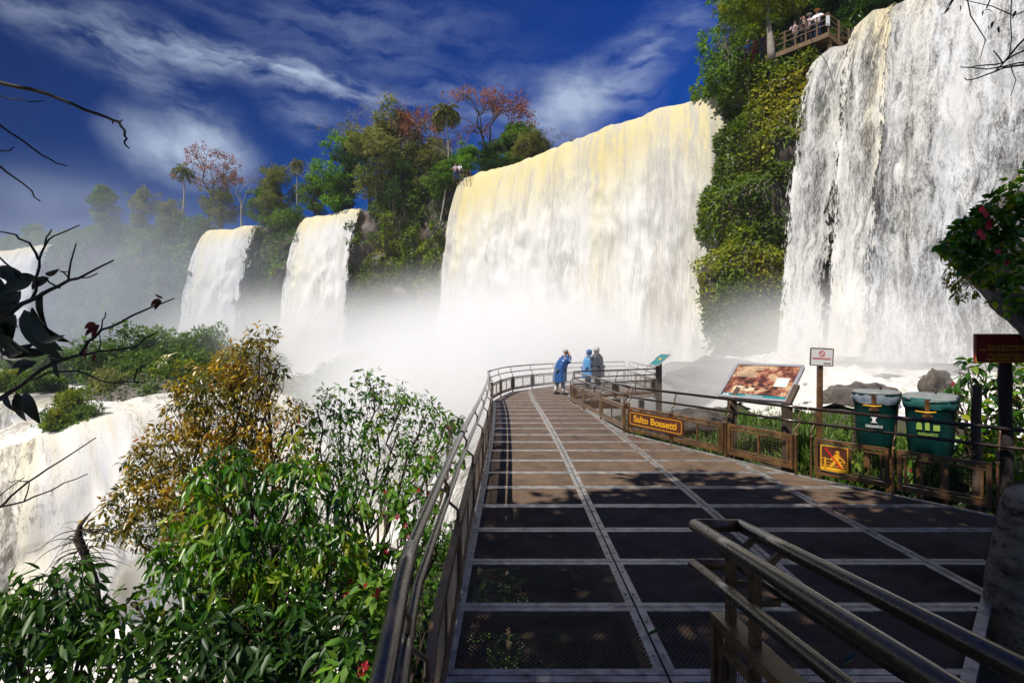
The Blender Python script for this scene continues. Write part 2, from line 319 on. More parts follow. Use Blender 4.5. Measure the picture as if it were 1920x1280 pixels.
dk = t.n('ShaderNodeMapRange', {0: az, 1: -.85, 2: .35, 3: .36, 4: 1.2}); deep2 = t.n('ShaderNodeVectorMath', {0: (deep, 2), 'Scale': dk}, operation='SCALE'); deep2.outputs[0].hide = False
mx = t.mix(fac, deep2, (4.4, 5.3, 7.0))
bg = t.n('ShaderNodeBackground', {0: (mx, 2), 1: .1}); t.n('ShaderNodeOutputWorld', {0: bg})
sc.view_settings.view_transform = 'Standard'; sc.view_settings.look = 'None'; sc.view_settings.gamma = 1; sc.view_settings.exposure = 0.08
cy = sc.cycles
cy.max_bounces = 10; cy.transparent_max_bounces = 24; cy.diffuse_bounces = 3; cy.glossy_bounces = 3; cy.volume_bounces = 8; cy.volume_step_rate = 1.6; cy.volume_max_steps = 96
cy.sample_clamp_indirect = 6; cy.caustics_reflective = False; cy.caustics_refractive = False; cy.use_adaptive_sampling = True; cy.adaptive_threshold = .02

# ------------------------------------------------------------------ cliffs
RZ = 19.
rim = [(-190, 150), (-130, 112), (-83, 90), (-60, 82), (-47.5, 78), (-37, 75), (-30, 71), (-19.2, 65.4), (-12, 61), (-6.3, 55), (2, 47.7), (8, 40.6), (13.4, 35.9), (12.9, 32.6), (14.2, 30.6), (17.2, 28.8), (17.7, 29.5), (18.9, 27.5), (19.8, 25.75), (22.5, 22.5), (25, 17), (28, 8), (30, -6)]
def resample(pts, step):
    pts = np.array(pts, float); seg = np.linalg.norm(np.diff(pts[:, :2], axis=0), axis=1); s = np.concatenate([[0], np.cumsum(seg)])
    n = max(3, int(s[-1]/step)); q = np.linspace(0, s[-1], n+1)
    return q, np.stack([np.interp(q, s, pts[:, k]) for k in range(pts.shape[1])], 1)
def normals(pp, sm=5):
    d = np.gradient(pp[:, :2], axis=0); k = np.ones(sm)/sm
    d = np.stack([np.convolve(np.pad(d[:, j], sm//2, 'edge'), k, 'valid') for j in (0, 1)], 1)
    d /= np.linalg.norm(d, axis=1)[:, None]; return np.stack([d[:, 1], -d[:, 0]], 1)
def gridfaces(nu, nv):
    i = np.arange(nu-1)[:, None]*nv+np.arange(nv-1)[None, :]; i = i.ravel()
    return np.stack([i, i+nv, i+nv+1, i+1], 1)
q, pp = resample(rim, .8); nn = normals(pp, 3)
zs = np.concatenate([np.linspace(-20, 2, 14), np.linspace(2.7, RZ, 32)])
V = []
for k, z in enumerate(zs):
    pr = np.stack([pp[:, 0], pp[:, 1], np.full(len(pp), z)], 1)
    d = fbm(pr*.16, 5)*4.5+fbm(pr*np.array([.5, .5, .9])+9, 4)*1.6
    led = .5*np.abs(np.sin(z*.75+fbm(pr*.08, 2)*6))
    d = (d+led)*sst(0, 3, RZ+.5-z)-.6-.04*(z-2)
    V.append(np.stack([pr[:, 0]+nn[:, 0]*d, pr[:, 1]+nn[:, 1]*d, pr[:, 2]], 1))
for k, bk in enumerate((2, 6, 14, 30, 70, 170)):
    V.append(np.stack([pp[:, 0]+.35*bk, pp[:, 1]+bk, np.full(len(pp), RZ+.02*bk)+fbm(np.stack([pp[:, 0], pp[:, 1]+bk, q*0], 1)*.2, 3)*1.0], 1))
V = np.stack(V, 1); nu, nv = V.shape[:2]; cliffV = V.copy(); cliffN = nn
link(npmesh('cliff', V.reshape(-1, 3), gridfaces(nu, nv), smooth=True), 'cliff', M['rock'])
tag(bpy.data.objects['cliff'], kind='structure')

# ------------------------------------------------------------------ falls
def fall(name, label, rimp, zb, throw, mat, step=.22, vstep=.25, back=3., amp=.5, edge=.9, curl=1.2, power=.5, dirs=None, ledge=0.):
    q, pp = resample(rimp, step); nn = normals(pp, 9); nu = len(pp); zb = np.interp(q, np.linspace(0, q[-1], len(zb)), zb) if hasattr(zb, '__len__') else np.full(nu, zb)
    if dirs: f_ = (q/q[-1])[:, None]; nn = (1-f_)*np.array(dirs[0])+f_*np.array(dirs[1]); nn /= np.linalg.norm(nn, axis=1)[:, None]
    Ht = pp[:, 2]-zb; Ht = pp[:, 2]-zb if not hasattr(zb, 'dtype') else pp[:, 2]-zb; nvf = int(max(Ht)/vstep); nb = max(3, int(back/.4))
    e = np.minimum(q, q[-1]-q)/edge
    lipn = fbm(np.stack([q*.45, q*0, q*0+5], 1), 4)*1.5+fbm(np.stack([q*2.2, q*0, q*0+15], 1), 3)*.5
    Vs, U, E = [], [], []
    for k in range(nb):
        s = -back+back*k/nb
        z = pp[:, 2]+.22*(1-np.exp(s*.9))+lipn*.5
        Vs.append(np.stack([pp[:, 0]+nn[:, 0]*s, pp[:, 1]+nn[:, 1]*s, z], 1)); U.append(np.stack([q, q*0+s], 1)); E.append(np.stack([e, q*0+1], 1))
    for k in range(nvf+1):
        f = k/nvf; f = f**1.15; h = Ht*f
        s = throw*f**power
        pr = np.stack([q*.55, h*.05, q*0+2], 1)
        r = fbm(pr, 4, .6)*1.5+fbm(np.stack([q*1.5, h*.16, q*0+7], 1), 4, .6)*.8+(fbm(np.stack([q*1.1, h*.5-fbm(np.stack([q*.5, h*.2, q*0], 1), 3)*3, q*0+3], 1), 3, .5))*1.3*sst(1, 8, h)
        if ledge: wv_ = fbm(np.stack([q*.09, q*0, q*0+9], 1), 3)*9; s = s+ledge*(np.sin((h+wv_)*.9)*.5+np.sin((h-wv_)*.37)*.8)*sst(.5, 4, h)+ledge*1.6*fbm(np.stack([q*.2, h*.16, q*0+4], 1), 4)*sst(.5, 4, h)
        s = s+amp*r*sst(0, 4.5, h+.4)*1.3-curl*(1-np.clip(e/1.6, 0, 1))**2
        Vs.append(np.stack([pp[:, 0]+nn[:, 0]*s, pp[:, 1]+nn[:, 1]*s, pp[:, 2]-h+lipn*.5*(1-sst(0, 5, h))], 1)); U.append(np.stack([q, h], 1)); E.append(np.stack([e, 1-sst(0, 2.5, h)], 1))
    V = np.stack(Vs, 1); nv = V.shape[1]; Fc = gridfaces(nu, nv)
    me = npmesh(name, V.reshape(-1, 3), Fc, np.stack(U, 1).reshape(-1, 2), smooth=True)
    l = me.uv_layers.new(name='edge'); l.data.foreach_set('uv', np.stack(E, 1).reshape(-1, 2).astype(np.float32)[Fc.ravel()].ravel())
    o = link(me, name, mat, loc=tuple(V[nu//2, -1])); return tag(o, label, 'waterfall')
W1 = watermat('creamy_fall', .25, (.6, .58, .54), (.88, .76, .38), .4, alpha=(.1, .2, 1.), top=8, contrast=(.4, .53), topamt=.95, white=(.9, .89, .86), fine=1.5, my=.11, fy=.2)
W2 = watermat('lacy_fall', .3, (.15, .15, .155), (.85, .74, .45), .3, alpha=(.38, .54, .3), top=2, fine=1.7, contrast=(.37, .62), white=(.86, .88, .92), bump=.12, my=.26, fy=.6, topamt=.3, wts=(.26, .42, .32))
W3 = watermat('far_fall', .3, (.45, .44, .42), (.85, .76, .5), .5, alpha=(.1, .2, 1.), top=3, contrast=(.38, .52))
fall('waterfall', 'widest waterfall, creamy yellow at its lip, in the middle behind the walkway', [(-6.5, 55, 19), (-2.5, 51.5, 19.1), (2, 47.3, 19), (8, 40.2, 19.1), (11.2, 37.3, 19.05), (13.2, 35.3, 19.1), (15.2, 33.4, 19.1)], -4, 3., W1, amp=.5, edge=1.5, dirs=((-1, -.3), (-.2, -.98)))
fall('waterfall', 'grey lacy waterfall at the right edge, over dark rock behind the bins', [(18.5, 28.0, 18.8), (19.8, 25.6, 19), (22.5, 22.3, 19), (25, 17, 19), (27.5, 9, 19)], 1.2, 4.2, W2, step=.16, vstep=.2, amp=.5, edge=1., dirs=((-.75, -.66), (-.95, -.3)))
W2b = watermat('white_ribbon', .3, (.3, .3, .3), (.85, .78, .55), .3, alpha=(.36, .5, .2), top=2, fine=1.7, contrast=(.36, .58), topamt=.3)
Wy = watermat('yellowish_jet', .3, (.3, .28, .24), (.92, .8, .5), 1.0, alpha=(.36, .5, .0), top=4, fine=1.6, contrast=(.36, .56), topamt=.7)
fall('waterfall', 'narrow white ribbon of fall left of the lacy one, below the viewing deck', [(16.7, 29.1, 18.1), (17.8, 28.6, 18.3), (18.9, 27.4, 18.4)], 1., 4.2, W2b, step=.12, vstep=.2, amp=.35, edge=1.1, curl=.8, dirs=((-.85, -.55), (-.8, -.6)))
fall('waterfall', 'thick pale yellow jet pouring down the left side of the lacy fall', [(18.35, 27.95, 19.15), (19.0, 26.9, 19.25), (19.75, 25.6, 19.15)], 1.4, 4.7, Wy, step=.12, vstep=.2, amp=.5, edge=1., curl=.5, dirs=((-.75, -.66), (-.78, -.62)))
fall('waterfall', 'misty white waterfall right of the two mid-distance falls, beside the tree-covered cliff', [(-30.3, 71, 18.0), (-28, 70, 18.9), (-25, 68.4, 18.7), (-22, 67, 19.3), (-19.3, 65.5, 19.)], -4, 3.6, W3, step=.3, vstep=.35, amp=.6, edge=1.8, dirs=((-.85, -.5), (-.3, -.95)))
fall('waterfall', 'hazier white waterfall, left of the two mid-distance falls', [(-48, 78, 18.0), (-45.5, 77.3, 18.8), (-42, 76.4, 18.5), (-39.5, 75.6, 19.2), (-37.1, 75, 18.9)], -4, 4.2, W3, step=.3, vstep=.35, amp=.6, edge=1.8, dirs=((-.9, -.45), (-.45, -.9)))
fall('waterfall', 'faint far waterfall low at the left edge, behind the bare twigs', [(-98, 92, 17.5), (-88, 91, 18.4), (-80, 89, 19)], 6, 4, W3, step=.5, vstep=.6, amp=.9)
W4 = watermat('lower_fall', .2, (.2, .18, .14), (.88, .77, .48), .5, alpha=(.1, .2, 1.), top=3, contrast=(.4, .52), white=(.9, .89, .87), topamt=.2, my=.3, fy=.45)
lowrim = [(-36, 33, -6), (-32.3, 36, -4.6), (-30.6, 38, -3.5), (-27, 42, -2.8), (-24, 46, -2.8), (-18.5, 49, -2.8), (-12, 46, -3), (-5, 39, -3), (0, 31, -3), (4, 26, -3)]
fall('waterfall', 'broad lower cascade of cream foam spilling below the islands, behind the ochre tree', lowrim, -17, 9, W4, step=.3, vstep=.3, amp=1.2, back=5, power=.62, ledge=1.)
W5 = watermat('grey_lower_fall', .3, (.2, .195, .18), (.8, .72, .5), .5, alpha=(.1, .2, 1.), top=3, contrast=(.42, .56), topamt=.5)
fall('waterfall', 'small grey cascade at the left edge, left of the grassy islet', [(-60, 43.5, -3), (-46, 44.5, -3), (-38.5, 42.5, -3.2), (-35.5, 39, -4.2)], -17, 5, W5, step=.3, vstep=.3, amp=1., back=4, power=.7, ledge=.6)

# ------------------------------------------------------------------ river, gorge water, near ground
def foammat(name, stops, sc1=.35, bump=.9):
    m, t = newmat(name)
    tc = t.n('ShaderNodeTexCoord')
    a = t.n('ShaderNodeTexNoise', {'Vector': (t.n('ShaderNodeMapping', {'Vector': (tc, 'Object'), 'Scale': (1.5, .6, 1.)}), 0), 'Scale': sc1, 'Detail': 8, 'Roughness': .66, 'Distortion': .8})
    b = t.n('ShaderNodeTexNoise', {'Vector': (tc, 'Object'), 'Scale': sc1*7, 'Detail': 6, 'Roughness': .7, 'Distortion': .6})
    f = t.math('ADD', t.math('MULTIPLY', (a, 0), .65), t.math('MULTIPLY', (b, 0), .35))
    c = t.ramp(f, stops); bp = t.n('ShaderNodeBump', {'Height': f, 'Strength': bump*.6, 'Distance': .4})
    p = t.n('ShaderNodeBsdfPrincipled', {'Base Color': c, 'Roughness': .5, 'Normal': bp})
    t.n('ShaderNodeOutputMaterial', {0: p}); return m
M['foam'] = foammat('white_water', [(.32, (.2, .17, .12)), (.41, (.48, .43, .33)), (.48, (.82, .8, .74)), (.56, (.9, .89, .87))])
M['river'] = foammat('river_water', [(.38, (.2, .165, .12)), (.5, (.4, .35, .27)), (.58, (.86, .84, .8))], .25)
lr = np.array(lowrim)
def lipy(x): return np.where(x < -36, np.interp(x, [-60, -46, -38.5, -36], [43.5, 44.5, 42.5, 36]), np.interp(x, lr[:, 0], lr[:, 1]))
def heightfield(name, xs, ys, zf, mat, keep=None, kind='structure'):
    X, Y = np.meshgrid(xs, ys, indexing='ij'); Z = zf(X, Y); V = np.stack([X, Y, Z], -1).reshape(-1, 3); Fc = gridfaces(len(xs), len(ys))
    if keep is not None:
        c = V[Fc].mean(1); Fc = Fc[keep(c[:, 0], c[:, 1])]; u, inv = np.unique(Fc, return_inverse=True); V = V[u]; Fc = inv.reshape(Fc.shape)
    return tag(link(npmesh(name, V, Fc, smooth=True), name, mat), kind=kind)
def rz(x, y):
    p = np.stack([x, y, x*0], -1); edge = np.interp(x, lr[:, 0], lr[:, 2], left=-3.2)
    return -3.05+(fbm(p*.25, 5)*1.6+fbm(p*1.1, 4)*.6)*sst(0, 3, y-lipy(x))+(edge+3.0)*np.exp(-np.maximum(0, y-lipy(x))*.25)
heightfield('river', np.arange(-120, 20, .5), np.arange(24, 106, .5), rz, M['foam'], keep=lambda x, y: (y > lipy(x)+.4))
def gz(x, y):
    p = np.stack([x, y, x*0+4], -1); return -16+fbm(p*.2, 5)*3+fbm(p*.9, 3)*.8
heightfield('plunge_pool', np.arange(-75, 12, .7), np.arange(-6, 52, .7), gz, M['foam'])
def G(x, y):
    x = np.asarray(x, float); y = np.asarray(y, float); p = np.stack([x, y, x*0+8], -1)
    a = sst(7, 15, x+.25*(y-16)); tt = sst(15.5, 23, y)
    far = -3.6*(1-a)+.9*a; near = -.25+.45*np.exp(-((x-6.)**2+(y-12.5)**2)/14)-.35*sst(9, 14, x)
    z = near*(1-tt)+far*tt
    z = z-1.0*sst(3.5, 1.2, x)*sst(20, 16, y)-sst(-1.5, -14, x)*20-sst(1., -2., x)*3.2
    z = z+(fbm(p*.35, 5)*.9+fbm(p*1.3, 4)*.35)*(1+.3*tt*a)
    return z
heightfield('ground', np.concatenate([np.arange(-18, 24, .3), np.arange(24, 60, 3)]), np.concatenate([np.arange(-60, -3, 4), np.arange(-3, 32, .3)]), lambda x, y: np.where((y < 8) & (x > 0), G(x, y)-.25, G(x, y)), M['earth'], keep=lambda x, y: ~((y > 24) & (x < 5)))
def WZ(x, y):
    p = np.stack([x, y, x*0+1], -1); return G(x, y)+.12+fbm(p*.8, 5)*.9*sst(14, 18, y)+fbm(p*2.5, 4)*.25
heightfield('rapids', np.arange(1, 27, .16), np.arange(12.5, 30, .16), WZ, M['foam'], keep=lambda x, y: (x > 6.5+.25*(y-14)) & (y > 14+1.5*np.sin(x*.8)-.22*(x-6)))

# ------------------------------------------------------------------ spray: volumes of real mist
def mist(label, c, r, dens, noise=.5, col=(1, 1, 1), g_=.0, nscale=1.6, power=1.):
    m, t = newmat('spray')
    tc = t.n('ShaderNodeTexCoord'); ln = t.n('ShaderNodeVectorMath', {0: (tc, 'Object')}, operation='LENGTH')
    fo = t.n('ShaderNodeMapRange', {0: (ln, 1), 1: 1., 2: .15, 3: 0, 4: 1}, interpolation_type='SMOOTHSTEP')
    nz = t.n('ShaderNodeTexNoise', {'Vector': (tc, 'Object'), 'Scale': nscale, 'Detail': 5, 'Roughness': .6, 'Distortion': .6})
    nn_ = t.n('ShaderNodeMapRange', {0: (nz, 0), 1: .5-noise*.5, 2: .5+noise*.3, 3: 0, 4: 1})
    d = t.math('MULTIPLY', t.math('MULTIPLY', fo, nn_), dens)
    v = t.n('ShaderNodeVolumePrincipled', {'Color': (*col, 1), 'Density': d, 'Anisotropy': g_})
    t.n('ShaderNodeOutputMaterial', {'Volume': v})
    bm = bmesh.new(); bmesh.ops.create_icosphere(bm, subdivisions=3, radius=1); me = bpy.data.meshes.new('spray'); bm.to_mesh(me); bm.free()
    me.materials.append(m); o = bpy.data.objects.new('spray', me); C.objects.link(o); o.location = c; o.scale = r
    return tag(o, label, 'mist', kind='stuff')
if MIST:
    mist('dense white spray boiling at the foot of the widest fall', (-2, 36, -1), (16.5, 12, 9.5), .7, .85, g_=-.25)
    mist('white spray drifting past the end of the walkway', (2, 27.5, 0), (10, 7, 5.5), .4, .5, g_=-.25)
    mist('spray under the two mid-distance falls', (-27, 62, -1), (25, 12, 12), .36, .9, g_=-.2)
    mist('thin grey spray hanging over the left river bend', (-58, 70, 6), (40, 20, 24), .042, .8, col=(.82, .88, 1.), nscale=2.2)
    mist('thin spray at the foot of the lacy fall', (14, 22, 1.5), (10, 5.5, 4.), .38, .8, g_=-.2)
    mist('spray drifting over the rocks under the vegetated cliff', (8.5, 21.5, -.2), (6, 4.5, 2.6), .2, .6, g_=-.2)
    mist('veil of spray over the lower cascade', (-16, 42, -6), (15, 10, 8), .07, .9, g_=-.2)
bm = bmesh.new(); bmesh.ops.create_cube(bm, size=1); me = bpy.data.meshes.new('haze'); bm.to_mesh(me); bm.free()
m, t = newmat('haze'); t.n('ShaderNodeOutputMaterial', {'Volume': t.n('ShaderNodeVolumePrincipled', {'Color': (.9, .93, 1, 1), 'Density': .0003})})
me.materials.append(m); hz = bpy.data.objects.new('haze', me); C.objects.link(hz); hz.scale = (420, 320, 58); hz.location = (0, 90, 4.5); tag(hz, kind='stuff')
hz.hide_render = not MIST
# ------------------------------------------------------------------ boardwalk
def bend(x, y): return x-.0019*max(0., min(y, 18)-7.5)**2
XM = [(2.0, 1.0), (2.6, 2.85), (2.8, 3.15), (3.95, 4.25), (5.86, 6.1), (4.52, 7.97), (2.6, 11.7), (2.03, 17.9)]
def xmax(y):
    if y < 6.1: return np.interp(y, [1.0, 3.15, 4.25, 6.1], [2.0, 2.8, 3.95, 5.86])
    return np.interp(y, [6.1, 7.97, 11.7, 17.9], [5.86, 4.52, 2.6, 2.03])
plat = [(-.66, 17.9), (-.07, 21.2), (2.05, 24.3), (5.9, 26.5), (5.6, 19.9), (2.03, 17.9)]
def inpoly(x, y, pl):
    r = False
    for (a, b), (c, d) in zip(pl, pl[1:]+pl[:1]):
        if (b > y) != (d > y) and x < (c-a)*(y-b)/(d-b)+a: r = not r
    return r
def inside(x, y): return (x <= xmax(y)) if y < 17.9 else inpoly(x, y, plat)
walk = thing('boardwalk', None, None, (1.5, 9, 0), kind='structure')
cols = [-.44, .98, 2.47, 3.95, 5.95]; y0, dy = 3.226, .833
gr_p, gr_r = .036, .0225
npan = 0
for ci in range(4):
    xa, xb = cols[ci]+.008, cols[ci+1]-.008
    for k in range(-3, 29):
        ya, yb = y0+k*dy+.006, y0+(k+1)*dy-.006
        cor = [inside(bend(x, y), y) for x in np.linspace(xa, xb, 5) for y in np.linspace(ya, yb, 4)]
        if not any(cor): continue
        full = all(cor); near = ya < 12
        # frame
        fw = .058; mb = MB()
        def strip(p, q, w):
            n = 1 if full else 10
            for i in range(n):
                a = [p[j]+(q[j]-p[j])*i/n for j in (0, 1)]; b = [p[j]+(q[j]-p[j])*(i+1)/n for j in (0, 1)]
                mxx, mxy = (a[0]+b[0])/2, (a[1]+b[1])/2
                if not full and not inside(bend(mxx, mxy), mxy): continue
                mb.beam((bend(*a), a[1], -.0175), (bend(*b), b[1], -.0175), w, .035)
        zj = random.uniform(-.002, .002)
        strip((xa, ya+fw/2), (xb, ya+fw/2), fw); strip((xa, yb-fw/2), (xb, yb-fw/2), fw)
        strip((xa+fw/2, ya+fw), (xa+fw/2, yb-fw), fw); strip((xb-fw/2, ya+fw), (xb-fw/2, yb-fw), fw)
        if near:
            for sx in (xa+.025, xb-.025):
                for sy in (ya+.2, yb-.2):
                    if inside(bend(sx, sy), sy): mb.tube([(bend(sx, sy), sy, -.001), (bend(sx, sy), sy, .006)], .011, 7)
        # expanded metal: zigzag slanted strands
        if ya < 9: p_, r_, am = gr_p, gr_r, .5
        else: p_, r_, am = gr_p*1.6, gr_r*2, .5
        nx = int((xb-xa-2*fw+.02)/(p_/2)); xs = xa+fw-.01+np.arange(nx+1)*(xb-xa-2*fw+.02)/nx
        ny = int((yb-ya-2*fw+.02)/r_); Vv, Ff = [], []
        for j in range(ny+1):
            yj = ya+fw-.01+j*(yb-ya-2*fw+.02)/ny
            zz = ((np.arange(nx+1)+j) % 2)*r_*am*2-r_*am
            yl = yj+zz
            bx = xs-.0019*np.clip(np.minimum(yl, 18)-7.5, 0, None)**2
            th = r_*.3
            top = np.stack([bx, yl+th/2, np.full(nx+1, -.004)], 1); bot = np.stack([bx, yl-th/2, np.full(nx+1, -.004-r_*.34)], 1); und = np.stack([bx, yl+th*.1, np.full(nx+1, -.008-r_*.34)], 1)
            b0 = len(Vv)*(nx+1); Vv += [top, bot, und]; i = np.arange(nx)
            Ff += [np.stack([b0+i, b0+nx+1+i, b0+nx+2+i, b0+i+1], 1), np.stack([b0+nx+1+i, b0+2*nx+2+i, b0+2*nx+3+i, b0+nx+2+i], 1)]
        Vv = np.concatenate(Vv); Ff = np.concatenate(Ff)
        if not full:
            c = Vv[Ff].mean(1); kp = np.array([inside(x, y) for x, y in c[:, :2]]); Ff = Ff[kp]
        if len(Ff) == 0: continue
        u, inv = np.unique(Ff, return_inverse=True)
        go = link(npmesh('grating_panel', Vv[u], inv.reshape(Ff.shape)), 'grating_panel', M['grate' if ya < 10.5 else 'gratewet'], walk); npan += 1
        if mb.v: mb.build('frame', M['galv'], go)
mb = MB()      # edge strips and joists beneath
edge = [(2.8, 3.15), (3.95, 4.25), (5.86, 6.1), (4.52, 7.97), (2.6, 11.7), (2.03, 17.9)]
for a, b in zip(edge, edge[1:]): mb.beam((*a, -.012), (*b, -.012), .07, .04)
mb.beam((1.4, 0, -.012), (2.8, 3.15, -.012), .1, .04)
for pl in (plat[:4], plat[3:]):
    for a, b in zip(pl, pl[1:]): mb.beam((*a, -.012), (*b, -.012), .08, .04)
ys = np.arange(0, 18.1, 1); 
for a, b in zip(ys, ys[1:]): mb.beam((bend(-.455, a), a, -.02), (bend(-.455, b), b, -.02), .045, .05)
mb.build('edge_strip', M['galv'], walk)
mb = MB()
for x in (-.4, .98, 2.47):
    for a, b in zip(ys, ys[1:]): mb.beam((bend(x, a), a, -.16), (bend(x, b), b, -.16), .09, .2)
for k in range(0, 26, 2):
    y = y0+k*dy-2; xr = xmax(y) if y < 17.9 else 4.6
    mb.beam((bend(-.4, y), y, -.36), (xr-.1, y, -.36), .1, .2)
for x, y in ((-.3, 4), (-.35, 9), (-.5, 14), (-.2, 19.5), (2.4, 4), (2.4, 9), (2., 14), (2.2, 22.8), (5.3, 21), (5.5, 25)): mb.beam((x, y, -.3), (x, y, -9), .2, .2, (0, 1, 0))
mb.build('beam', M['rust'], walk)
# things lying on the deck
for (px, py, s, c, lab) in ((1015, 1170, .05, 'leafochre', 'brown dry leaf lying on the nearest left grating panel'), (1228, 1190, .075, 'leafbright', 'fresh green leaf lying across the seam between the two near panel columns'), (1590, 1245, .09, 'leafochre', 'orange dry leaf on the pale frame between the near handrails'), (1740, 1092, .08, 'leafolive', 'long yellowish leaf on the dark grating right of the near handrail'), (1780, 1118, .08, 'leafolive', 'yellowish leaf nearest the stone pillar')):
    D = 2.1*F/(py-640); p = P(px, py, D); a = random.uniform(0, 3)
    mb = MB(); u = Vector((math.cos(a), math.sin(a), .05)); v = Vector((-math.sin(a), math.cos(a), 0)); o_ = Vector((p.x, p.y, .012))
    rows = [(-1, .02, 0), (-.5, .3, .1), (0, .42, .12), (.5, .28, .2), (1, .02, .42)]
    mb.add([o_+u*s*x+v*s*w_*q_*.6+Vector((0, 0, s*(zz+abs(q_)*.12))) for x, w_, zz in rows for q_ in (-1, 0, 1)], [(i*3+j, i*3+j+1, i*3+j+4, i*3+j+3) for i in range(4) for j in (0, 1)], True)
    o = mb.build('fallen_leaf', M[c], loc=tuple(o_)); tag(o, lab, 'leaf', 'fallen leaves on the deck')

# ------------------------------------------------------------------ railings
class Path:
    def __init__(s, pts, sub=True):
        s.p = np.array(pts, float); s.s = np.concatenate([[0], np.cumsum(np.linalg.norm(np.diff(s.p, axis=0), axis=1))]); s.L = s.s[-1]
    def at(s, q, off=0, z=0):
        x = np.interp(q, s.s, s.p[:, 0]); y = np.interp(q, s.s, s.p[:, 1]); e = .05
        x2 = np.interp(min(q+e, s.L), s.s, s.p[:, 0])-np.interp(max(q-e, 0), s.s, s.p[:, 0]); y2 = np.interp(min(q+e, s.L), s.s, s.p[:, 1])-np.interp(max(q-e, 0), s.s, s.p[:, 1])
        l = math.hypot(x2, y2); return Vector((x-y2/l*off, y+x2/l*off, z))
def railing(label, pts, out, spacing=1.9, rails=(0, 0), panels=True, ins=.06, rr=.026, group='railings along the walkway', shape='in', fine=True, dense=False):
    """out = +1: outward lies to the left of the path direction"""
    pa = Path(pts); L = pa.L; root = thing('railing', label, 'railing', tuple(pa.at(L/2)), group)
    rk = -out*.0
    qs = list(np.linspace(-rails[0], L+rails[1], max(3, int(L/.6)+2)))
    def run(off, z):
        r = []
        for q in qs:
            if q < 0: d = (pa.at(0)-pa.at(.1)).normalized(); r.append(pa.at(0, off, z)+d*(-q))
            elif q > L: d = (pa.at(L)-pa.at(L-.1)).normalized(); r.append(pa.at(L, off, z)+d*(q-L))
            else: r.append(pa.at(q, off, z))
        return r
    o_top, o_mid = out*.11, out*.085
    MB().tube(run(o_top, 1.05), rr, 10).build('top_rail', M['rail'], root)
    MB().tube(run(o_mid, .83), rr*.85, 10).build('mid_rail', M['rail'], root)
    n = max(1, round(L/spacing)); qp = np.linspace(.04, L-.04, n+1)
    for q in qp:
        mb = MB(); t_ = (pa.at(q+.02)-pa.at(q-.02)); t_.normalize()
        mb.beam(pa.at(q, 0, -.1), pa.at(q, 0, .62), .05, .02, t_)
        b = [pa.at(q, o, z) for o, z in ((0, .6), (0, .74), (out*.07, .8), (out*.085, .83), (out*.075, .92), (out*.11, .98), (out*.11, 1.03))]
        mb.tube(b, .0135, 6); mb.tube([pa.at(q, 0, .6), pa.at(q, 0, .66)], .022, 6)
        mb.build('post', M['rust'], root)
    for i, (a, b) in enumerate(zip(qp, qp[1:])):
        if not panels: break
        a, b = a+.05, b-.05; mb = MB(); m = 4 if L > 8 else 1
        for j in range(m):
            u, v = a+(b-a)*j/m, a+(b-a)*(j+1)/m
            mb.beam(pa.at(u, 0, .605), pa.at(v, 0, .605), .05, .05); mb.beam(pa.at(u, 0, .12), pa.at(v, 0, .12), .05, .07)
            mb.beam(pa.at(u, -out*.004, .54), pa.at(v, -out*.004, .54), .03, .028); mb.beam(pa.at(u, -out*.004, .185), pa.at(v, -out*.004, .185), .03, .028)
        for q in (a+.025, b-.025): mb.beam(pa.at(q, 0, .155), pa.at(q, 0, .58), .05, .05, pa.at(q+.02)-pa.at(q-.02))
        for q in (a+.09, (a+b)/2, b-.09): mb.beam(pa.at(q, -out*.004, .199), pa.at(q, -out*.004, .526), .03, .028, pa.at(q+.02)-pa.at(q-.02))
        for q in (a+.35, (a+b)/2-.1, b-.35): mb.tube([pa.at(q, 0, .56), pa.at(q, 0, .58)], .02, 6); mb.tube([pa.at(q, 0, .15), pa.at(q, 0, .172)], .02, 6)
        fr = mb.build('panel_frame', M['rust'], root)
        wm = MB(); st = .05 if fine else .1; w_ = .0016
        if dense: st, w_ = .03, .0048
        for q in np.arange(a+.1, b-.1, st): wm.tube([pa.at(q, -out*.004, .19), pa.at(q, -out*.004, .535)], w_, 3, cap=False)
        for z in np.arange(.22, .53, st): wm.tube([pa.at(q, -out*.006, z) for q in np.linspace(a+.09, b-.09, m+1)], w_, 3, cap=False)
        wm.build('wire_mesh', M['wire'], fr)
    return root, pa
yl = np.concatenate([np.arange(.2, 17, .6), [17.9]])
lx = lambda y: float(np.interp(y, [.2, 1.57, 2.24, 2.65, 4.5, 6.3, 18], [-.12, -.29, -.375, -.41, -.445, -.47, -.47]))
railing('long near railing down the left edge of the boardwalk, its top rail polished by hands', [(bend(lx(y), y)-.004*max(0, y-14)**2, y) for y in yl], 1, rr=.031, rails=(.6, .1), dense=True)
rr_ = bpy.data.objects['railing']
for q, z, r in ((2.62, 1.05, .04), (2.3, .83, .036), (6.3, 1.05, .036)): MB().tube([(bend(lx(y), y)-(.11 if z > 1 else .085), y, z) for y in np.linspace(q-(1.6 if q < 4 else .5), q, 8)], r, 10).build('sleeve', M['rail'], rr_)
railing('curved railing at the far left bend, white spray behind it', [(-.70, 17.9), (-.5, 19.4), (-.07, 21.2), (.9, 22.9), (2.05, 24.3)], 1, rails=(0, .05))
railing('farthest railing, faded by spray, behind the three people in ponchos', [(2.1, 24.35), (4, 25.5), (5.9, 26.5)], 1)
railing('railing closing the far platform on the right, beside the small tilted board', [(5.95, 26.4), (5.8, 23), (5.6, 19.9)], 1)
railing('railing in front of the two hugging people, joining the small tilted board', [(5.55, 19.85), (4.2, 19.1), (2.1, 17.95)], 1)
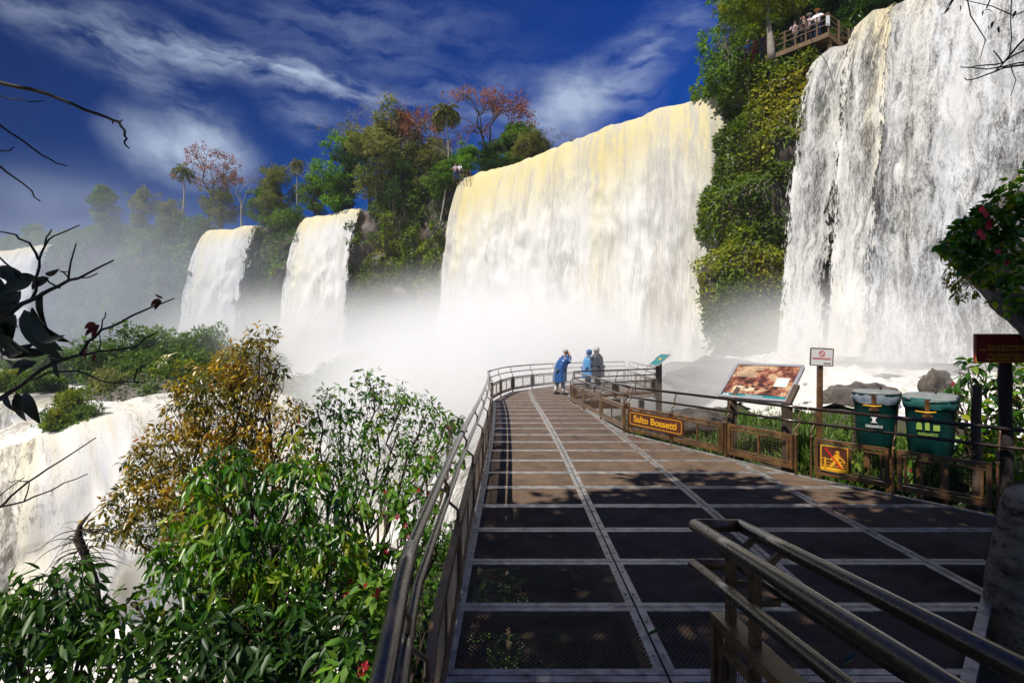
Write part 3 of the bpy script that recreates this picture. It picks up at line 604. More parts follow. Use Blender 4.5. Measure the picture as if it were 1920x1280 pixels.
railing('middle right railing running from the bend to the far platform', [(2.03, 17.8), (2.3, 14.8), (2.59, 11.75)], 1, spacing=2.05)
railing('right railing carrying the waterfall name board', [(2.63, 11.65), (4.49, 8.02)], 1, spacing=1.4, rails=(0, .06))
railing('right railing carrying the small climbing warning sign, in front of the bins', [(4.58, 7.9), (5.86, 6.12)], 1, spacing=1.1, rails=(.05, 1.5))
# the double hand rail of the steps
st = thing('stair_handrail', 'double brown handrail of the steps, nearest in the lower right corner', 'handrail', (1.12, 2.6, 0))
def hr(x, za, zb, ya, yb, r):
    return [(x, y, za+(zb-za)*(y-ya)/(yb-ya)) for y in np.linspace(ya, yb, 6)]
MB().tube(hr(1.0, 1.095, 1.42, 2.8, .3, .03)+[], .034, 14).build('left_top_tube', M['rail'], st)
MB().tube(hr(1.245, 1.095, 1.42, 2.8, .3, .03), .034, 14).build('right_top_tube', M['rail'], st)
MB().tube([(1.0, 2.8, 1.095), (1.245, 2.8, 1.095)], .034, 14).build('end_bar', M['rust'], st)
MB().tube(hr(1.0, .87, 1.26, 2.83, .3, .03), .03, 14).build('left_lower_tube', M['rail'], st)
MB().tube(hr(1.245, .87, 1.26, 2.83, .3, .03), .03, 14).build('right_lower_tube', M['rail'], st)
MB().tube([(1.0, 2.83, .87), (1.245, 2.83, .87)], .03, 14).build('lower_end_bar', M['rust'], st)
for y in (2.62, 2.36, 1.2):
    mb = MB(); z1 = 1.095+(2.8-y)*.13; mb.beam((1.12, y, 0), (1.12, y, z1-.12), .04, .05, (0, 1, 0))
    mb.beam((1.01, y, z1-.03), (1.12, y, z1-.14), .03, .02, (0, 1, 0)); mb.beam((1.235, y, z1-.03), (1.12, y, z1-.14), .03, .02, (0, 1, 0))
    mb.beam((1.01, y, z1-.255), (1.235, y, z1-.255), .02, .03); mb.build('post', M['rust'], st)
mb = MB()
mb.beam((1.12, 2.75, .625), (1.12, .5, .93), .11, .05); mb.beam((1.12, 2.72, .1), (1.12, .5, .35), .05, .06); mb.beam((1.09, 2.725, .0), (1.09, 2.725, .6), .05, .045, (0, 1, 0)); mb.beam((1.09, 1.3, .1), (1.09, 1.3, .78), .05, .045, (0, 1, 0))
mb.beam((1.08, 2.64, .53), (1.08, 1.35, .7), .03, .03); mb.beam((1.08, 2.62, .12), (1.08, 2.62, .52), .03, .03, (0, 1, 0))
fr = mb.build('lower_frame', M['rust'], st)
wm = MB()
for y in np.arange(1.35, 2.62, .05): wm.tube([(1.085, y, .1), (1.085, y, .53+(2.64-y)*.13)], .002, 3)
for z in np.arange(.15, .52, .05): wm.tube([(1.083, 2.62, z), (1.083, 1.35, z)], .002, 3)
wm.build('wire_mesh', M['wire'], fr)
# steps under the camera, seen only from the side
sp_ = thing('steps', 'metal steps the handrail belongs to', 'steps', (.5, 0, 0))
for i in range(3):
    MB().box((.35, .55-.35*i, .17*(i+1)-.02), (1.3, .33, .04)).build('tread', M['galv'], sp_)
    MB().box((.35, .55-.35*i+.155, .17*(i+.5)-.03), (1.3, .02, .13)).build('riser', M['rust'], sp_)

# ------------------------------------------------------------------ signs
u = Vector((1.92, -3.73, 0)).normalized(); nin = Vector((u.y, -u.x, 0)); nin = nin if nin.x < 0 else -nin   # towards the walkway
def rail_point(px, z, A=(2.63, 11.65), B=(4.49, 8.02), off=0):
    k = (px-960)/F; t_ = (A[0]-k*A[1])/((k*(B[1]-A[1]))-(B[0]-A[0])); return Vector((A[0]+(B[0]-A[0])*t_, A[1]+(B[1]-A[1])*t_, z))
a = rail_point(1182, .2); b = rail_point(1284, .2); wd = (b-a).length; a.z = .215; ht = .345
s = thing('name_sign', 'brown board with yellow words Salto Bossetti fixed to the right railing', 'sign', tuple(a+nin*.035))
Ms = frame_mat(a+nin*.045, u, (0, 0, 1))
flat(Ms, [rect(0, 0, wd, ht)], M['brownpaint'], s, 'board', 0, .02)
def border(x0, y0, x1, y1, w_, r=.03):
    pts = []
    for cx, cy, a0 in ((x1-r, y1-r, 0), (x0+r, y1-r, 90), (x0+r, y0+r, 180), (x1-r, y0+r, 270)):
        pts += [(cx+r*math.cos(R(a0+t_)), cy+r*math.sin(R(a0+t_))) for t_ in (0, 30, 60, 90)]
    return thick(pts+pts[:1], w_)
flat(Ms, border(.045, .045, wd-.045, ht-.045, .013, .04), M['yellow'], s, 'border', .004, .003)
put_text('Salto Bossetti', Ms, wd/2, ht/2-.003, .2, M['yellow'], s, width=wd*.79, bold=.022, lift=.005)
# climbing warning
ub = Vector((5.86-4.58, 6.12-7.9, 0)).normalized(); nb_ = Vector((ub.y, -ub.x, 0)); nb_ = nb_ if nb_.x < 0 else -nb_
a = rail_point(1541, 0, (4.58, 7.9), (5.86, 6.12)); b = rail_point(1594, 0, (4.58, 7.9), (5.86, 6.12)); wd = (b-a).length; a.z = .17; ht = .385
s = thing('warning_sign', 'small yellow and brown sign of a person climbing a railing struck out in red', 'sign', tuple(a+nb_*.04))
Ms = frame_mat(a+nb_*.05, ub, (0, 0, 1))
flat(Ms, [rect(0, 0, wd, ht)], M['brownpaint'], s, 'board', 0, .012)
k = wd/10; ky = ht/10
S = lambda pts: [(x*k, y*ky) for x, y in pts]
flat(Ms, thick(S([(.3, .3), (9.7, .3), (9.7, 9.7), (.3, 9.7), (.3, .3)]), .014)+[S(rect(.5, .3, 9.6, 1.7))]+thick(S([(.5, 2.4), (9.5, 2.4)]), .008)+thick(S([(.5, 4.9), (9.5, 4.1)]), .01)+thick(S([(.5, 3.6), (9.5, 3.2)]), .006)+thick(S([(1.8, .3), (1.8, 5.2)]), .022), M['yellow'], s, 'pictogram', .004, .003)
flat(Ms, [S(disc(6.2, 7.8, .75, 14, .65)), S([(5.2, 6.9), (6.6, 7.1), (7.2, 6.2), (6.4, 4.2), (5.2, 4.4), (5.0, 5.6)]), S([(5.1, 4.6), (6.2, 4.2), (4.2, 1.9), (3.2, 2.0)]), S([(6.8, 6.9), (7.2, 6.2), (9.0, 4.6), (8.7, 4.3), (6.7, 5.9)]), S([(6.2, 4.3), (7.0, 4.4), (8.3, 2.0), (7.5, 1.9)]), S([(5.1, 6.6), (5.5, 6.0), (4.0, 4.6), (3.7, 5.0)])], M['yellow'], s, 'climbing_figure', .0055, .003)
flat(Ms, thick(S([(1.8, 8.8), (7.6, 1.9)]), .02), M['red'], s, 'red_bar', .008, .003)
# large information board
bl = P(1348, 742, 9.6); br = P(1475, 753, 8.7); tl = P(1383, 683, 10.1)
s = thing('information_board', 'large tilted picture board in a pale metal frame behind the right railing', 'information board', (bl.x+.3, bl.y, 0))
ux = (br-bl); wd = ux.length; Ms = frame_mat(bl, ux, tl-bl); ht = (tl-bl).length
flat(Ms, [rect(0, 0, wd, ht)], M['black'], s, 'panel', 0, .03)
mb = MB()
for p, q in (((0, 0), (wd, 0)), ((0, ht), (wd, ht)), ((0, .03), (0, ht-.03)), ((wd, .03), (wd, ht-.03))): mb.beam(Ms @ Vector((*p, .0)), Ms @ Vector((*q, .0)), .055, .05, Ms.to_3x3() @ Vector((0, 0, 1)))
mb.build('frame', M['alu'], s)
pic = surf('board_picture', [(.34, (.02, .012, .012)), (.44, (.12, .04, .025)), (.5, (.34, .13, .07)), (.56, (.6, .42, .25)), (.62, (.1, .03, .02)), (.7, (.3, .1, .05))], 3.2, .35, .0, 9, detail=7, rvar=.02, coat=.3)
flat(Ms, [rect(.035, .11, wd-.035, ht-.03)], pic, s, 'picture', .004, .003)
flat(Ms, [rect(.035, .03, wd-.035, .108)], M['teal'], s, 'footer_band', .004, .003)
flat(Ms, [disc(.08, .068, .022), disc(.14, .068, .024)], M['white'], s, 'emblem', .007, .002)
cream_ = surf('cream_print', [(.3, (.5, .4, .25)), (.7, (.75, .62, .42))], 9, .5, 0.)
put_text('Paseos Inferior', Ms, wd*.52, .075, .05, M['white'], s, bold=.0, lift=.006)
flat(Ms, [rect(.36, .042, wd-.36, .046), rect(.42, .051, wd-.42, .054)], M['white'], s, 'small_print', .007, .002)
put_text('Habitantes del salto', Ms, .34, ht-.075, .06, cream_, s, width=.44, bold=.02, lift=.007)
flat(Ms, [rect(.11, ht-.125-i*.03, .11+random.uniform(.4, .48), ht-.113-i*.03) for i in range(2)]+[rect(.11, ht-.2-i*.027, .11+random.uniform(.3, .42), ht-.19-i*.027) for i in range(7)], cream_, s, 'paragraph', .007, .002)
flat(Ms, [rect(wd*.72, .36, wd*.9, .6)], surf('inset_photo', [(.4, (.45, .6, .7)), (.55, (.75, .8, .82)), (.65, (.25, .25, .2))], 2.5, .4, 0.), s, 'inset_photo', .008, .002)
flat(Ms, thick([(wd*.72, .36), (wd*.9, .36), (wd*.9, .6), (wd*.72, .6), (wd*.72, .36)], .01), cream_, s, 'inset_border', .01, .002)
for x, y in ((.42, .28), (.52, .33), (.6, .25), (.68, .36), (.76, .3), (.83, .22), (.62, .4), (.9, .33)): flat(Ms, [[(x+dx*.8, y+dy_*.8) for dx, dy_ in ((-.04, -.02), (.01, -.035), (.05, -.01), (.045, .025), (0, .02), (-.03, .03))]], M['black'], s, 'dark_bird_shape', .008, .002)
flat(Ms, [[(x+dx, y+dy_) for dx, dy_ in ((-.12, -.03), (.0, -.06), (.12, -.02), (.1, .04), (0, .07), (-.09, .05))] for x, y in ((.45, .24), (.28, .26))], cream_, s, 'pale_rocks', .006, .002)
for px, D in ((1372, 9.35), (1476, 8.6)):
    p = P(px, 752, D); mb = MB(); mb.beam((p.x+.05, p.y+.1, -1.2), (p.x+.05, p.y+.1, 1.05), .14, .1, (0, 1, 0)); mb.beam((p.x+.02, p.y+.02, 1.03), (p.x+.33, p.y+.3, 1.33), .09, .06); mb.build('post', M['wood'], s)
# small white notice on a post
s = thing('notice_sign', 'small white notice with a red ring on a brown post, left of the bins', 'sign', (5.0, 8.3, 0))
Ms = frame_mat(P(1519, 684, 8.3), P(1558, 686, 8.25)-P(1519, 684, 8.3), (0, 0, 1)); wd = .335; ht = .275
flat(Ms, [rect(-.0, 0, wd, ht)], M['white'], s, 'board', 0, .01)
flat(Ms, thick([(0, 0), (wd, 0), (wd, ht), (0, ht), (0, 0)], .016), M['timber'], s, 'frame', .003, .016)
flat(Ms, thick([(wd/2+.042*math.cos(a), ht*.7+.042*math.sin(a)) for a in np.linspace(0, 2*math.pi, 17)], .011)+thick([(wd/2-.03, ht*.7+.03), (wd/2+.03, ht*.7-.03)], .011)+[rect(.03, .1, wd-.03, .108), rect(.03, .118, wd-.03, .125)], M['red'], s, 'red_ring', .003, .002)
flat(Ms, [rect(.2, .03, wd-.03, .045)], M['wire'], s, 'small_print', .003, .002)
MB().beam((4.985, 8.33, -1.), (5.01, 8.33, 1.72), .07, .06, (0, 1, 0)).build('post', M['rust'], s)
# maroon crowd sign
s = thing('crowd_sign', 'maroon board with ochre capitals on a rough dark post at the right edge', 'sign', (6.0, 6.2, 0))
D = 6.1; o_ = P(1828, 680, D); Ms = frame_mat(o_, (1, -.05, 0), (0, 0, 1)); wd, ht = .92, .345
flat(Ms, [rect(0, 0, wd, ht)], M['maroon'], s, 'board', 0, .025)
flat(Ms, thick([(.01, .01), (wd-.01, .01), (wd-.01, ht-.01), (.01, ht-.01), (.01, .01)], .008), M['dimyellow'], s, 'border', .004, .002)
for i, (tx, cx, cy, w_) in enumerate((('EN AGLOMERACIONES', .45, .195, .62), ('NO DESCUIDE SUS PERTENENCIAS', .46, .155, .84), ('IN CROWDED PLACES', .44, .1, .58), ('DO NOT LEFT YOUR', .45, .07, .52), ('PERSONAL BELONGINGS', .46, .037, .66))):
    put_text(tx, Ms, cx, cy, .034, M['dimyellow'], s, width=w_, bold=.035, lift=.005)
flat(Ms, [[(.43, .26), (.5, .26), (.465, .32)]], M['red'], s, 'red_triangle', .005, .002)
mb = MB(); zz = np.linspace(-1.4, 1.85, 30); mb.tube([(6.02+.012*math.sin(3*z), 6.24, z) for z in zz], [.068+.006*math.sin(9*z)+random.uniform(-.003, .003) for z in zz], 10); mb.build('post', M['darkbark'], s)
# small tilted board by the far platform
s = thing('small_information_board', 'small tilted blue board on a thick post at the corner of the far platform', 'information board', (5.62, 19.75, 0))
MB().beam((5.66, 19.75, -1.5), (5.66, 19.75, 1.5), .2, .16, (0, 1, 0)).build('post', M['wood'], s)
Ms = frame_mat((5.25, 19.6, 1.22), (.15, -.9, 0), (.75, 0, .62))
flat(Ms, [rect(0, 0, .75, .62)], M['teal'], s, 'board', 0, .03)
flat(Ms, thick([(0, 0), (.75, 0), (.75, .62), (0, .62), (0, 0)], .035), M['alu'], s, 'frame', .004, .036)
flat(Ms, [rect(.3, .28, .46, .4)], M['dimyellow'], s, 'printed_patch', .004, .002)

# ------------------------------------------------------------------ bins
def bin_(px0, px1, pyt, pyb, D, lab, word, icon, bag, tilt, wcol):
    x0, x1 = (px0-960)/F*D, (px1-960)/F*D; zt, zb = H-(pyt-640)/F*D, H-(pyb-640)/F*D; cx = (x0+x1)/2; r = (x1-x0)/2; h = zt-zb
    s = thing('litter_bin', lab, 'litter bin', (cx, D, zb), 'green litter bins behind the right railing')
    face = Vector((-cx, -D+1.5, 0)).normalized(); side = Vector((-face.y, face.x, 0))
    def ring(f, z, dr=0, dx=0):
        return [Vector((cx, D, z))+side*((r*f+dr)*math.copysign(abs(math.cos(a))**.75, math.cos(a))+dx)+face*((r*.82*f+dr)*math.copysign(abs(math.sin(a))**.75, math.sin(a))) for a in np.linspace(0, 2*math.pi, 28, endpoint=False)]
    MB().loft([ring(f, zb+h*k_) for f, k_ in ((.72, 0), (.76, .02), (.83, .45), (.89, .86), (.93, .87), (.93, .9))]).build('body', M['bin'], s)
    # liner folded over the rim, crumpled
    rg = []
    for f, k_ in ((.95, .96), (.98, .92), (.97, .86), (.93, .79), (.9, .775)):
        b_ = ring(f, zb+h*k_); rg.append([p+face*random.uniform(-.008, .012)+Vector((0, 0, random.uniform(-.02, .012)*(1 if k_ < .9 else .2))) for p in b_])
    MB().loft(rg, cap=False).build('liner', bag, s)
    ld = MB(); sl = lambda rg_, q: [p+Vector((0, 0, (p-Vector((cx, D, 0))).dot(-face)*q)) for p in rg_]
    ld.loft([sl(ring(.99, zb+h*.925), tilt), sl(ring(1.0, zb+h*.955), tilt)]); lo = ld.build('lid_rim', M['bin'], s)
    MB().loft([sl(ring(.985, zb+h*.956), tilt), sl(ring(.96, zb+h*.985), tilt), sl(ring(.6, zb+h*1.0), tilt)]).build('lid', M['binlid'], s)
    MB().tube([Vector((cx, D, zt+.0))+side*.05-face*.1, Vector((cx, D, zt+.05))+side*.05-face*.1, Vector((cx, D, zt+.065))+side*.0-face*.1], .014, 6).build('lid_knob', M['black'], s)
    fx = Vector((cx, D, 0))+face*r*.82*.9
    mb = MB(); mb.beam(fx+Vector((0, 0, zb+h*.66))+face*.02, fx+Vector((0, 0, zb+h*.95))+face*.06, .055, .012, face); mb.beam(fx+Vector((0, 0, zb+h*.66))+face*.01-side*.06, fx+Vector((0, 0, zb+h*.66))+face*.01+side*.06, .012, .05); mb.build('hasp', M['rust'], s)
    MB().tube([fx+face*.075-side*.13+Vector((0, 0, zb+h*.745)), fx+face*.09+Vector((0, 0, zb+h*.735)), fx+face*.075+side*.1+Vector((0, 0, zb+h*.75))], .011, 6).build('latch_bar', M['yellow'], s)
    # a curved label wraps the body
    def wrap(me_or_polys, nm, mat, f=.86):
        pass
    Mf = frame_mat(Vector((cx, D, zb))+face*(r*.82*.875+.004), side if side.x > 0 else -side, (0, 0, 1))
    me = text_mesh(word, .055, r*.66, .02, .0015)
    for v in me.vertices:
        x = v.co.x; v.co.z += -(x*x)*1.1+.004
    me.transform(Mf @ Matrix.Translation((0, h*.36, 0))); link(me, 'lettering', wcol, s)
    mbp = MB()
    for pl in icon:
        mbp.add([Mf @ Vector((x, h*.36+y, -(x*x)*1.1+.008)) for x, y in pl], [tuple(range(len(pl)))])
    mbp.build('pictogram', wcol, s)
    for q in (-.12, .16): MB().beam(Vector((cx, D, zb+.01))+side*q, Vector((cx, D, -1.4))+side*q, .055, .055, (0, 1, 0)).build('support_post', M['rust'], s)
core = [[(-.05, .15), (.05, .15), (.025, .125), (.018, .1), (.025, .07), (.05, .055), (-.05, .055), (-.025, .07), (-.018, .1), (-.025, .125)], rect(-.004, .15, .004, .175)]
inorg = [rect(-.13, .06, -.065, .14), rect(-.12, .14, -.075, .16), rect(-.03, .06, .02, .165), rect(.06, .06, .13, .14)]
bin_(1603, 1682, 731, 832, 7.9, 'green litter bin with pale blue liner, white apple core mark and the word ORGANICO', 'ORGANICO', core, M['bag'], .03, M['white'])
bin_(1701, 1788, 740, 850, 7.35, 'green litter bin with teal liner, three lime marks and the word INORGANICO', 'INORGANICO', inorg, M['bag2'], .12, M['lime'])
s = MB().tube([(6.35+.01*math.sin(5*z), 7.0, z) for z in np.linspace(-1.6, 1.5, 20)], .055, 8).build('wooden_post', M['wood'], loc=(6.35, 7, -1)); tag(s, 'bare grey wooden post among the leaves between the bins and the maroon sign', 'post')
# ------------------------------------------------------------------ foliage
def unit(v): return v/np.maximum(np.linalg.norm(v, axis=-1, keepdims=True), 1e-9)
def leafmesh(name, c, ax, up, L, W, hue, near=False):
    """c base points, ax leaf direction, up leaf normal hint"""
    n = len(c); ax = unit(ax); sd = unit(np.cross(ax, up)); nr = np.cross(sd, ax); L = np.broadcast_to(L, n)[:, None]; W = np.broadcast_to(W, n)[:, None]
    if near:
        tp = [(0, 0, 0), (.22, -.42, -.02), (.24, 0, -.09), (.22, .42, -.02), (.62, -.36, -.1), (.64, 0, -.16), (.62, .36, -.1), (1, 0, -.3)]
        tr = [(0, 2, 1), (0, 3, 2), (1, 2, 5), (1, 5, 4), (2, 3, 6), (2, 6, 5), (4, 5, 7), (5, 6, 7)]
    else:
        tp = [(0, 0, 0), (.5, -.5, .06), (1, 0, -.1), (.5, .5, .06)]; tr = [(0, 1, 2), (0, 2, 3)]
    V = np.stack([c+ax*L*a+sd*W*b+nr*L*z for a, b, z in tp], 1); m = len(tp)
    Fc = (np.arange(n)[:, None, None]*m+np.array(tr)[None]).reshape(-1, 3)
    uv = np.stack([np.repeat(hue, m), np.repeat(rng.random(n), m)], 1)
    return npmesh(name, V.reshape(-1, 3), Fc, uv, smooth=near)
def shell(n, c, r, inner=.35, r_=None):
    g_ = r_ or rng
    d = unit(g_.normal(size=(n, 3))); rad = (inner+(1-inner)*g_.random(n)**.6)[:, None]
    return np.array(c)+d*np.array(r)*rad, d
def clumps(blobs, per, leaves, cr, size, asp=.45, droop=.5, near=False, name='foliage', seed=0, dens=1., huevar=.3):
    """blobs (c, r); per m2 of blob surface that many clumps; each clump holds leaves round a twig tip"""
    cs, ds = [], []
    for c, r in blobs:
        r = np.array(r if hasattr(r, '__len__') else (r, r, r), float); a = 4*math.pi*np.mean(r)**2
        q, d = shell(max(3, int(a*per*dens)), c, r); cs.append(q); ds.append(d)
    cs, ds = np.concatenate(cs), np.concatenate(ds); n = len(cs)
    base = np.clip(.5+fbm(cs*.6/max(cr*2, .2), 3)*1.6+rng.normal(0, .08, n), 0, 1)
    k = leaves; ci = np.repeat(np.arange(n), k)
    ax = unit(ds[ci]*.55+rng.normal(0, .75, (n*k, 3))+np.array([0, 0, .15]))
    c = cs[ci]+ax*cr*rng.random((n*k, 1))*.8
    ax2 = unit(ax+np.array([0, 0, -droop])*(.4+rng.random((n*k, 1))))
    up = unit(np.array([0, 0, 1.])+rng.normal(0, .45, (n*k, 3)))
    sz = size*(.65+.7*rng.random(n*k)); hue = np.clip(base[ci]+rng.normal(0, huevar*.4, n*k), 0.01, .99)
    return leafmesh(name, c, ax2, up, sz, sz*asp, hue, near), cs
def limb(mb, a, b, r0, r1, n=5, wob=.12, seg=6, sag=0):
    a, b = Vector(a), Vector(b); L = (b-a).length; pts = []
    for i in range(seg+1):
        t_ = i/seg; w_ = math.sin(math.pi*t_)*wob*L
        pts.append(a.lerp(b, t_)+Vector((random.uniform(-1, 1)*w_*.5, random.uniform(-1, 1)*w_*.5, random.uniform(-.5, .5)*w_+sag*L*math.sin(math.pi*t_))))
    mb.tube(pts, [r0+(r1-r0)*i/seg for i in range(seg+1)], n); return pts
def grow(mb, p, d, L, r, depth, tips, spread=.6, flat_=0., shrink=.72, n=4, kids=(2, 3)):
    d = d.normalized(); seg = 3; pts = [p]; q = p.copy(); dd = d.copy()
    for i in range(seg):
        dd = (dd+Vector([random.gauss(0, .13) for _ in range(3)])).normalized(); q = q+dd*L/seg; pts.append(q.copy())
    mb.tube(pts, [r, r*.88, r*.78, r*.66], n if depth < 3 else n+2, cap=False)
    if depth == 0: tips.append((q, dd)); return
    for k in range(random.choice(kids)+0):
        a = random.uniform(0, 2*math.pi); s = Vector((math.cos(a), math.sin(a), random.uniform(-.3, .3)))
        nd = dd*(1-spread*.5)+s*spread*random.uniform(.7, 1.3); nd.z = nd.z*(1-flat_)+.1*flat_
        grow(mb, q, nd, L*shrink*random.uniform(.8, 1.15), r*.62, depth-1, tips, spread, flat_, shrink, n, kids)
def tipleaves(tips, k, cr, size, name, droop=.2, asp=.5, near=False, hv=.3):
    c = np.array([t_[0] for t_ in tips]); d = np.array([t_[1] for t_ in tips]); n = len(c); ci = np.repeat(np.arange(n), k)
    ax = unit(d[ci]*.5+rng.normal(0, .8, (n*k, 3))); c2 = c[ci]+ax*cr*rng.random((n*k, 1)); ax = unit(ax+np.array([0, 0, -droop]))
    hue = np.clip(.5+fbm(c*.7, 3)[ci]*1.5+rng.normal(0, hv*.5, n*k), .01, .99); sz = size*(.6+.8*rng.random(n*k))
    return leafmesh(name, c2, ax, unit(np.array([0, 0, 1.])+rng.normal(0, .5, (n*k, 3))), sz, sz*asp, hue, near)

# ---- tree kinds, each built at the origin with its foot at z = 0 and a height of about 10 m
def mk(name, label, parts, group=None):
    r = thing(name, label, 'tree', (0, 0, 0), group)
    for nm, me_or_mb, mat in parts:
        if isinstance(me_or_mb, MB): me_or_mb.build(nm, mat, r)
        else: link(me_or_mb, nm, mat, r)
    return r
def dense_tree(seed, mat, width=3.2, lean=0, leaf=.26, ragged=.5, dens=1.):
    random.seed(seed); mb = MB(); limb(mb, (0, 0, -1.5), (lean, 0, 5.2), .2, .12, 7, .05)
    bl = []
    for i in range(24):
        a = random.uniform(0, 6.28); z = random.uniform(.9, 8.9); w_ = 1.35*width*math.sin(min(1, (z+1.2)/6.)*1.57)*(1 if z < 5.5 else max(.25, 1-(z-5.5)/4.2)); rad = w_*random.uniform(.15, .85)
        c = (lean+rad*math.cos(a), rad*math.sin(a), z); s_ = random.uniform(.75, 1.5); bl.append((c, (s_, s_, s_*random.uniform(.5, .8))))
        limb(mb, (lean*.6, 0, random.uniform(1.5, 5)), c, .08, .02, 4, .12, 5)
    for i in range(int(18*ragged)):
        a = random.uniform(0, 6.28); c = (lean+width*1.15*math.cos(a), width*1.15*math.sin(a), random.uniform(3.5, 9.6)); c = (c[0]*random.uniform(.2, 1), c[1]*random.uniform(.2, 1), c[2]); bl.append((c, random.uniform(.3, .55)))
        limb(mb, (lean, 0, random.uniform(4, 6)), c, .04, .012, 4, .15, 5)
    me, _ = clumps(bl, 3.4*dens, 12, .36, leaf*1.1, .5, .3)
    return [('trunk', mb, M['bark']), ('crown', me, mat)]
def umbrella_tree(seed, mat, sparse=1.):
    random.seed(seed); mb = MB(); pts = limb(mb, (0, 0, -1), (.5, 0, 4.6), .22, .15, 7, .06); tips = []
    for a in (0, 1.3, 2.5, 3.8, 5.0):
        grow(mb, Vector((.5, 0, 4.5)), Vector((math.cos(a)*.75, math.sin(a)*.75, .95)), 2.3, .11, 4, tips, .62, .35, .74, 4, (2, 3))
    return [('trunk', mb, M['bark']), ('crown', tipleaves(tips, int(17*sparse), .42, .24, 'crown'), mat)]
def bare_tree(seed, leafy=0, mat=None):
    random.seed(seed); mb = MB(); limb(mb, (0, 0, -1), (.2, 0, 4), .16, .1, 6, .06); tips = []
    for a in (0, 2.1, 4.2): grow(mb, Vector((.2, 0, 3.9)), Vector((math.cos(a)*.5, math.sin(a)*.5, 1)), 2.1, .075, 5, tips, .55, .05, .74, 3, (2, 3))
    r = [('trunk', mb, M['palebark'])]
    if leafy: r.append(('crown', tipleaves(tips, leafy, .3, .16, 'crown'), mat))
    return r
def palm(seed, hgt=9, pale=True, fr=1.7, tr=.15):
    random.seed(seed); mb = MB(); pts = [Vector((.35*math.sin(z*.35)+.04*z, 0, z)) for z in np.linspace(-1, hgt, 14)]; mb.tube(pts, [tr*(1-.35*i/13) for i in range(14)], 8)
    top = pts[-1]; c, ax, up = [], [], []
    for k in range(28):
        a = k*2.4; e = random.uniform(-.3, 1.2); L = fr*random.uniform(.85, 1.15); p = top.copy(); d = Vector((math.cos(a)*math.cos(e), math.sin(a)*math.cos(e), math.sin(e)))
        for i in range(12):
            d.z -= .17; d.normalize(); p = p+d*L/12; sv = d.cross(Vector((0, 0, 1))).normalized()
            for s_ in (-1, 1):
                for jj in range(2): c.append(p); ax.append(sv*s_*.8+d*.5+Vector((random.gauss(0, .1), random.gauss(0, .1), -.45+random.gauss(0, .15)))); up.append(Vector((0, 0, 1)))
    me = leafmesh('fronds', np.array(c), np.array(ax), np.array(up)+rng.normal(0, .1, (len(c), 3)), .46, .085, rng.random(len(c)))
    return [('trunk', mb, M['palebark']), ('fronds', me, M['leafolive'])]

kinds = {}
used = set()
def plant_tree(kind, label, px, pybase, pytop, D, group, rot=0, name='tree', wide=1., ref=10.):
    z0 = H-(pybase-640)/F*D; z1 = H-(pytop-640)/F*D; s = (z1-z0)/ref; x = (px-960)/F*D
    src = kinds[kind]
    if kind in used: o = dup(src)
    else: o = src; used.add(kind)
    o.name = name; o.location = (x, D, z0); o.scale = (s*wide, s*wide, s); o.rotation_euler.z = rot
    tag(o, label, 'tree', group); return o
kinds['dense'] = mk('tree', None, dense_tree(11, M['leafmid']))
kinds['olive'] = mk('tree', None, dense_tree(12, M['leafolive'], 3.4, .3, .24, 1.2))
kinds['bright'] = mk('tree', None, dense_tree(13, M['leafbright'], 2.8, 0, .26, .8))
kinds['dark'] = mk('tree', None, dense_tree(14, M['leafdark'], 3.5, -.2, .26, 1.))
kinds['red'] = mk('tree', None, umbrella_tree(21, M['leafred']))
kinds['red2'] = mk('tree', None, umbrella_tree(22, M['leafred'], .7))
kinds['bare'] = mk('tree', None, bare_tree(31))
kinds['brown'] = mk('tree', None, bare_tree(33, 3, M['leafbrown']))
kinds['palm'] = mk('palm_tree', None, palm(41, 8.6)); kinds['tallpalm'] = mk('palm_tree', None, palm(42, 9.2, fr=1.35, tr=.075))
GF = 'trees along the top of the falls'
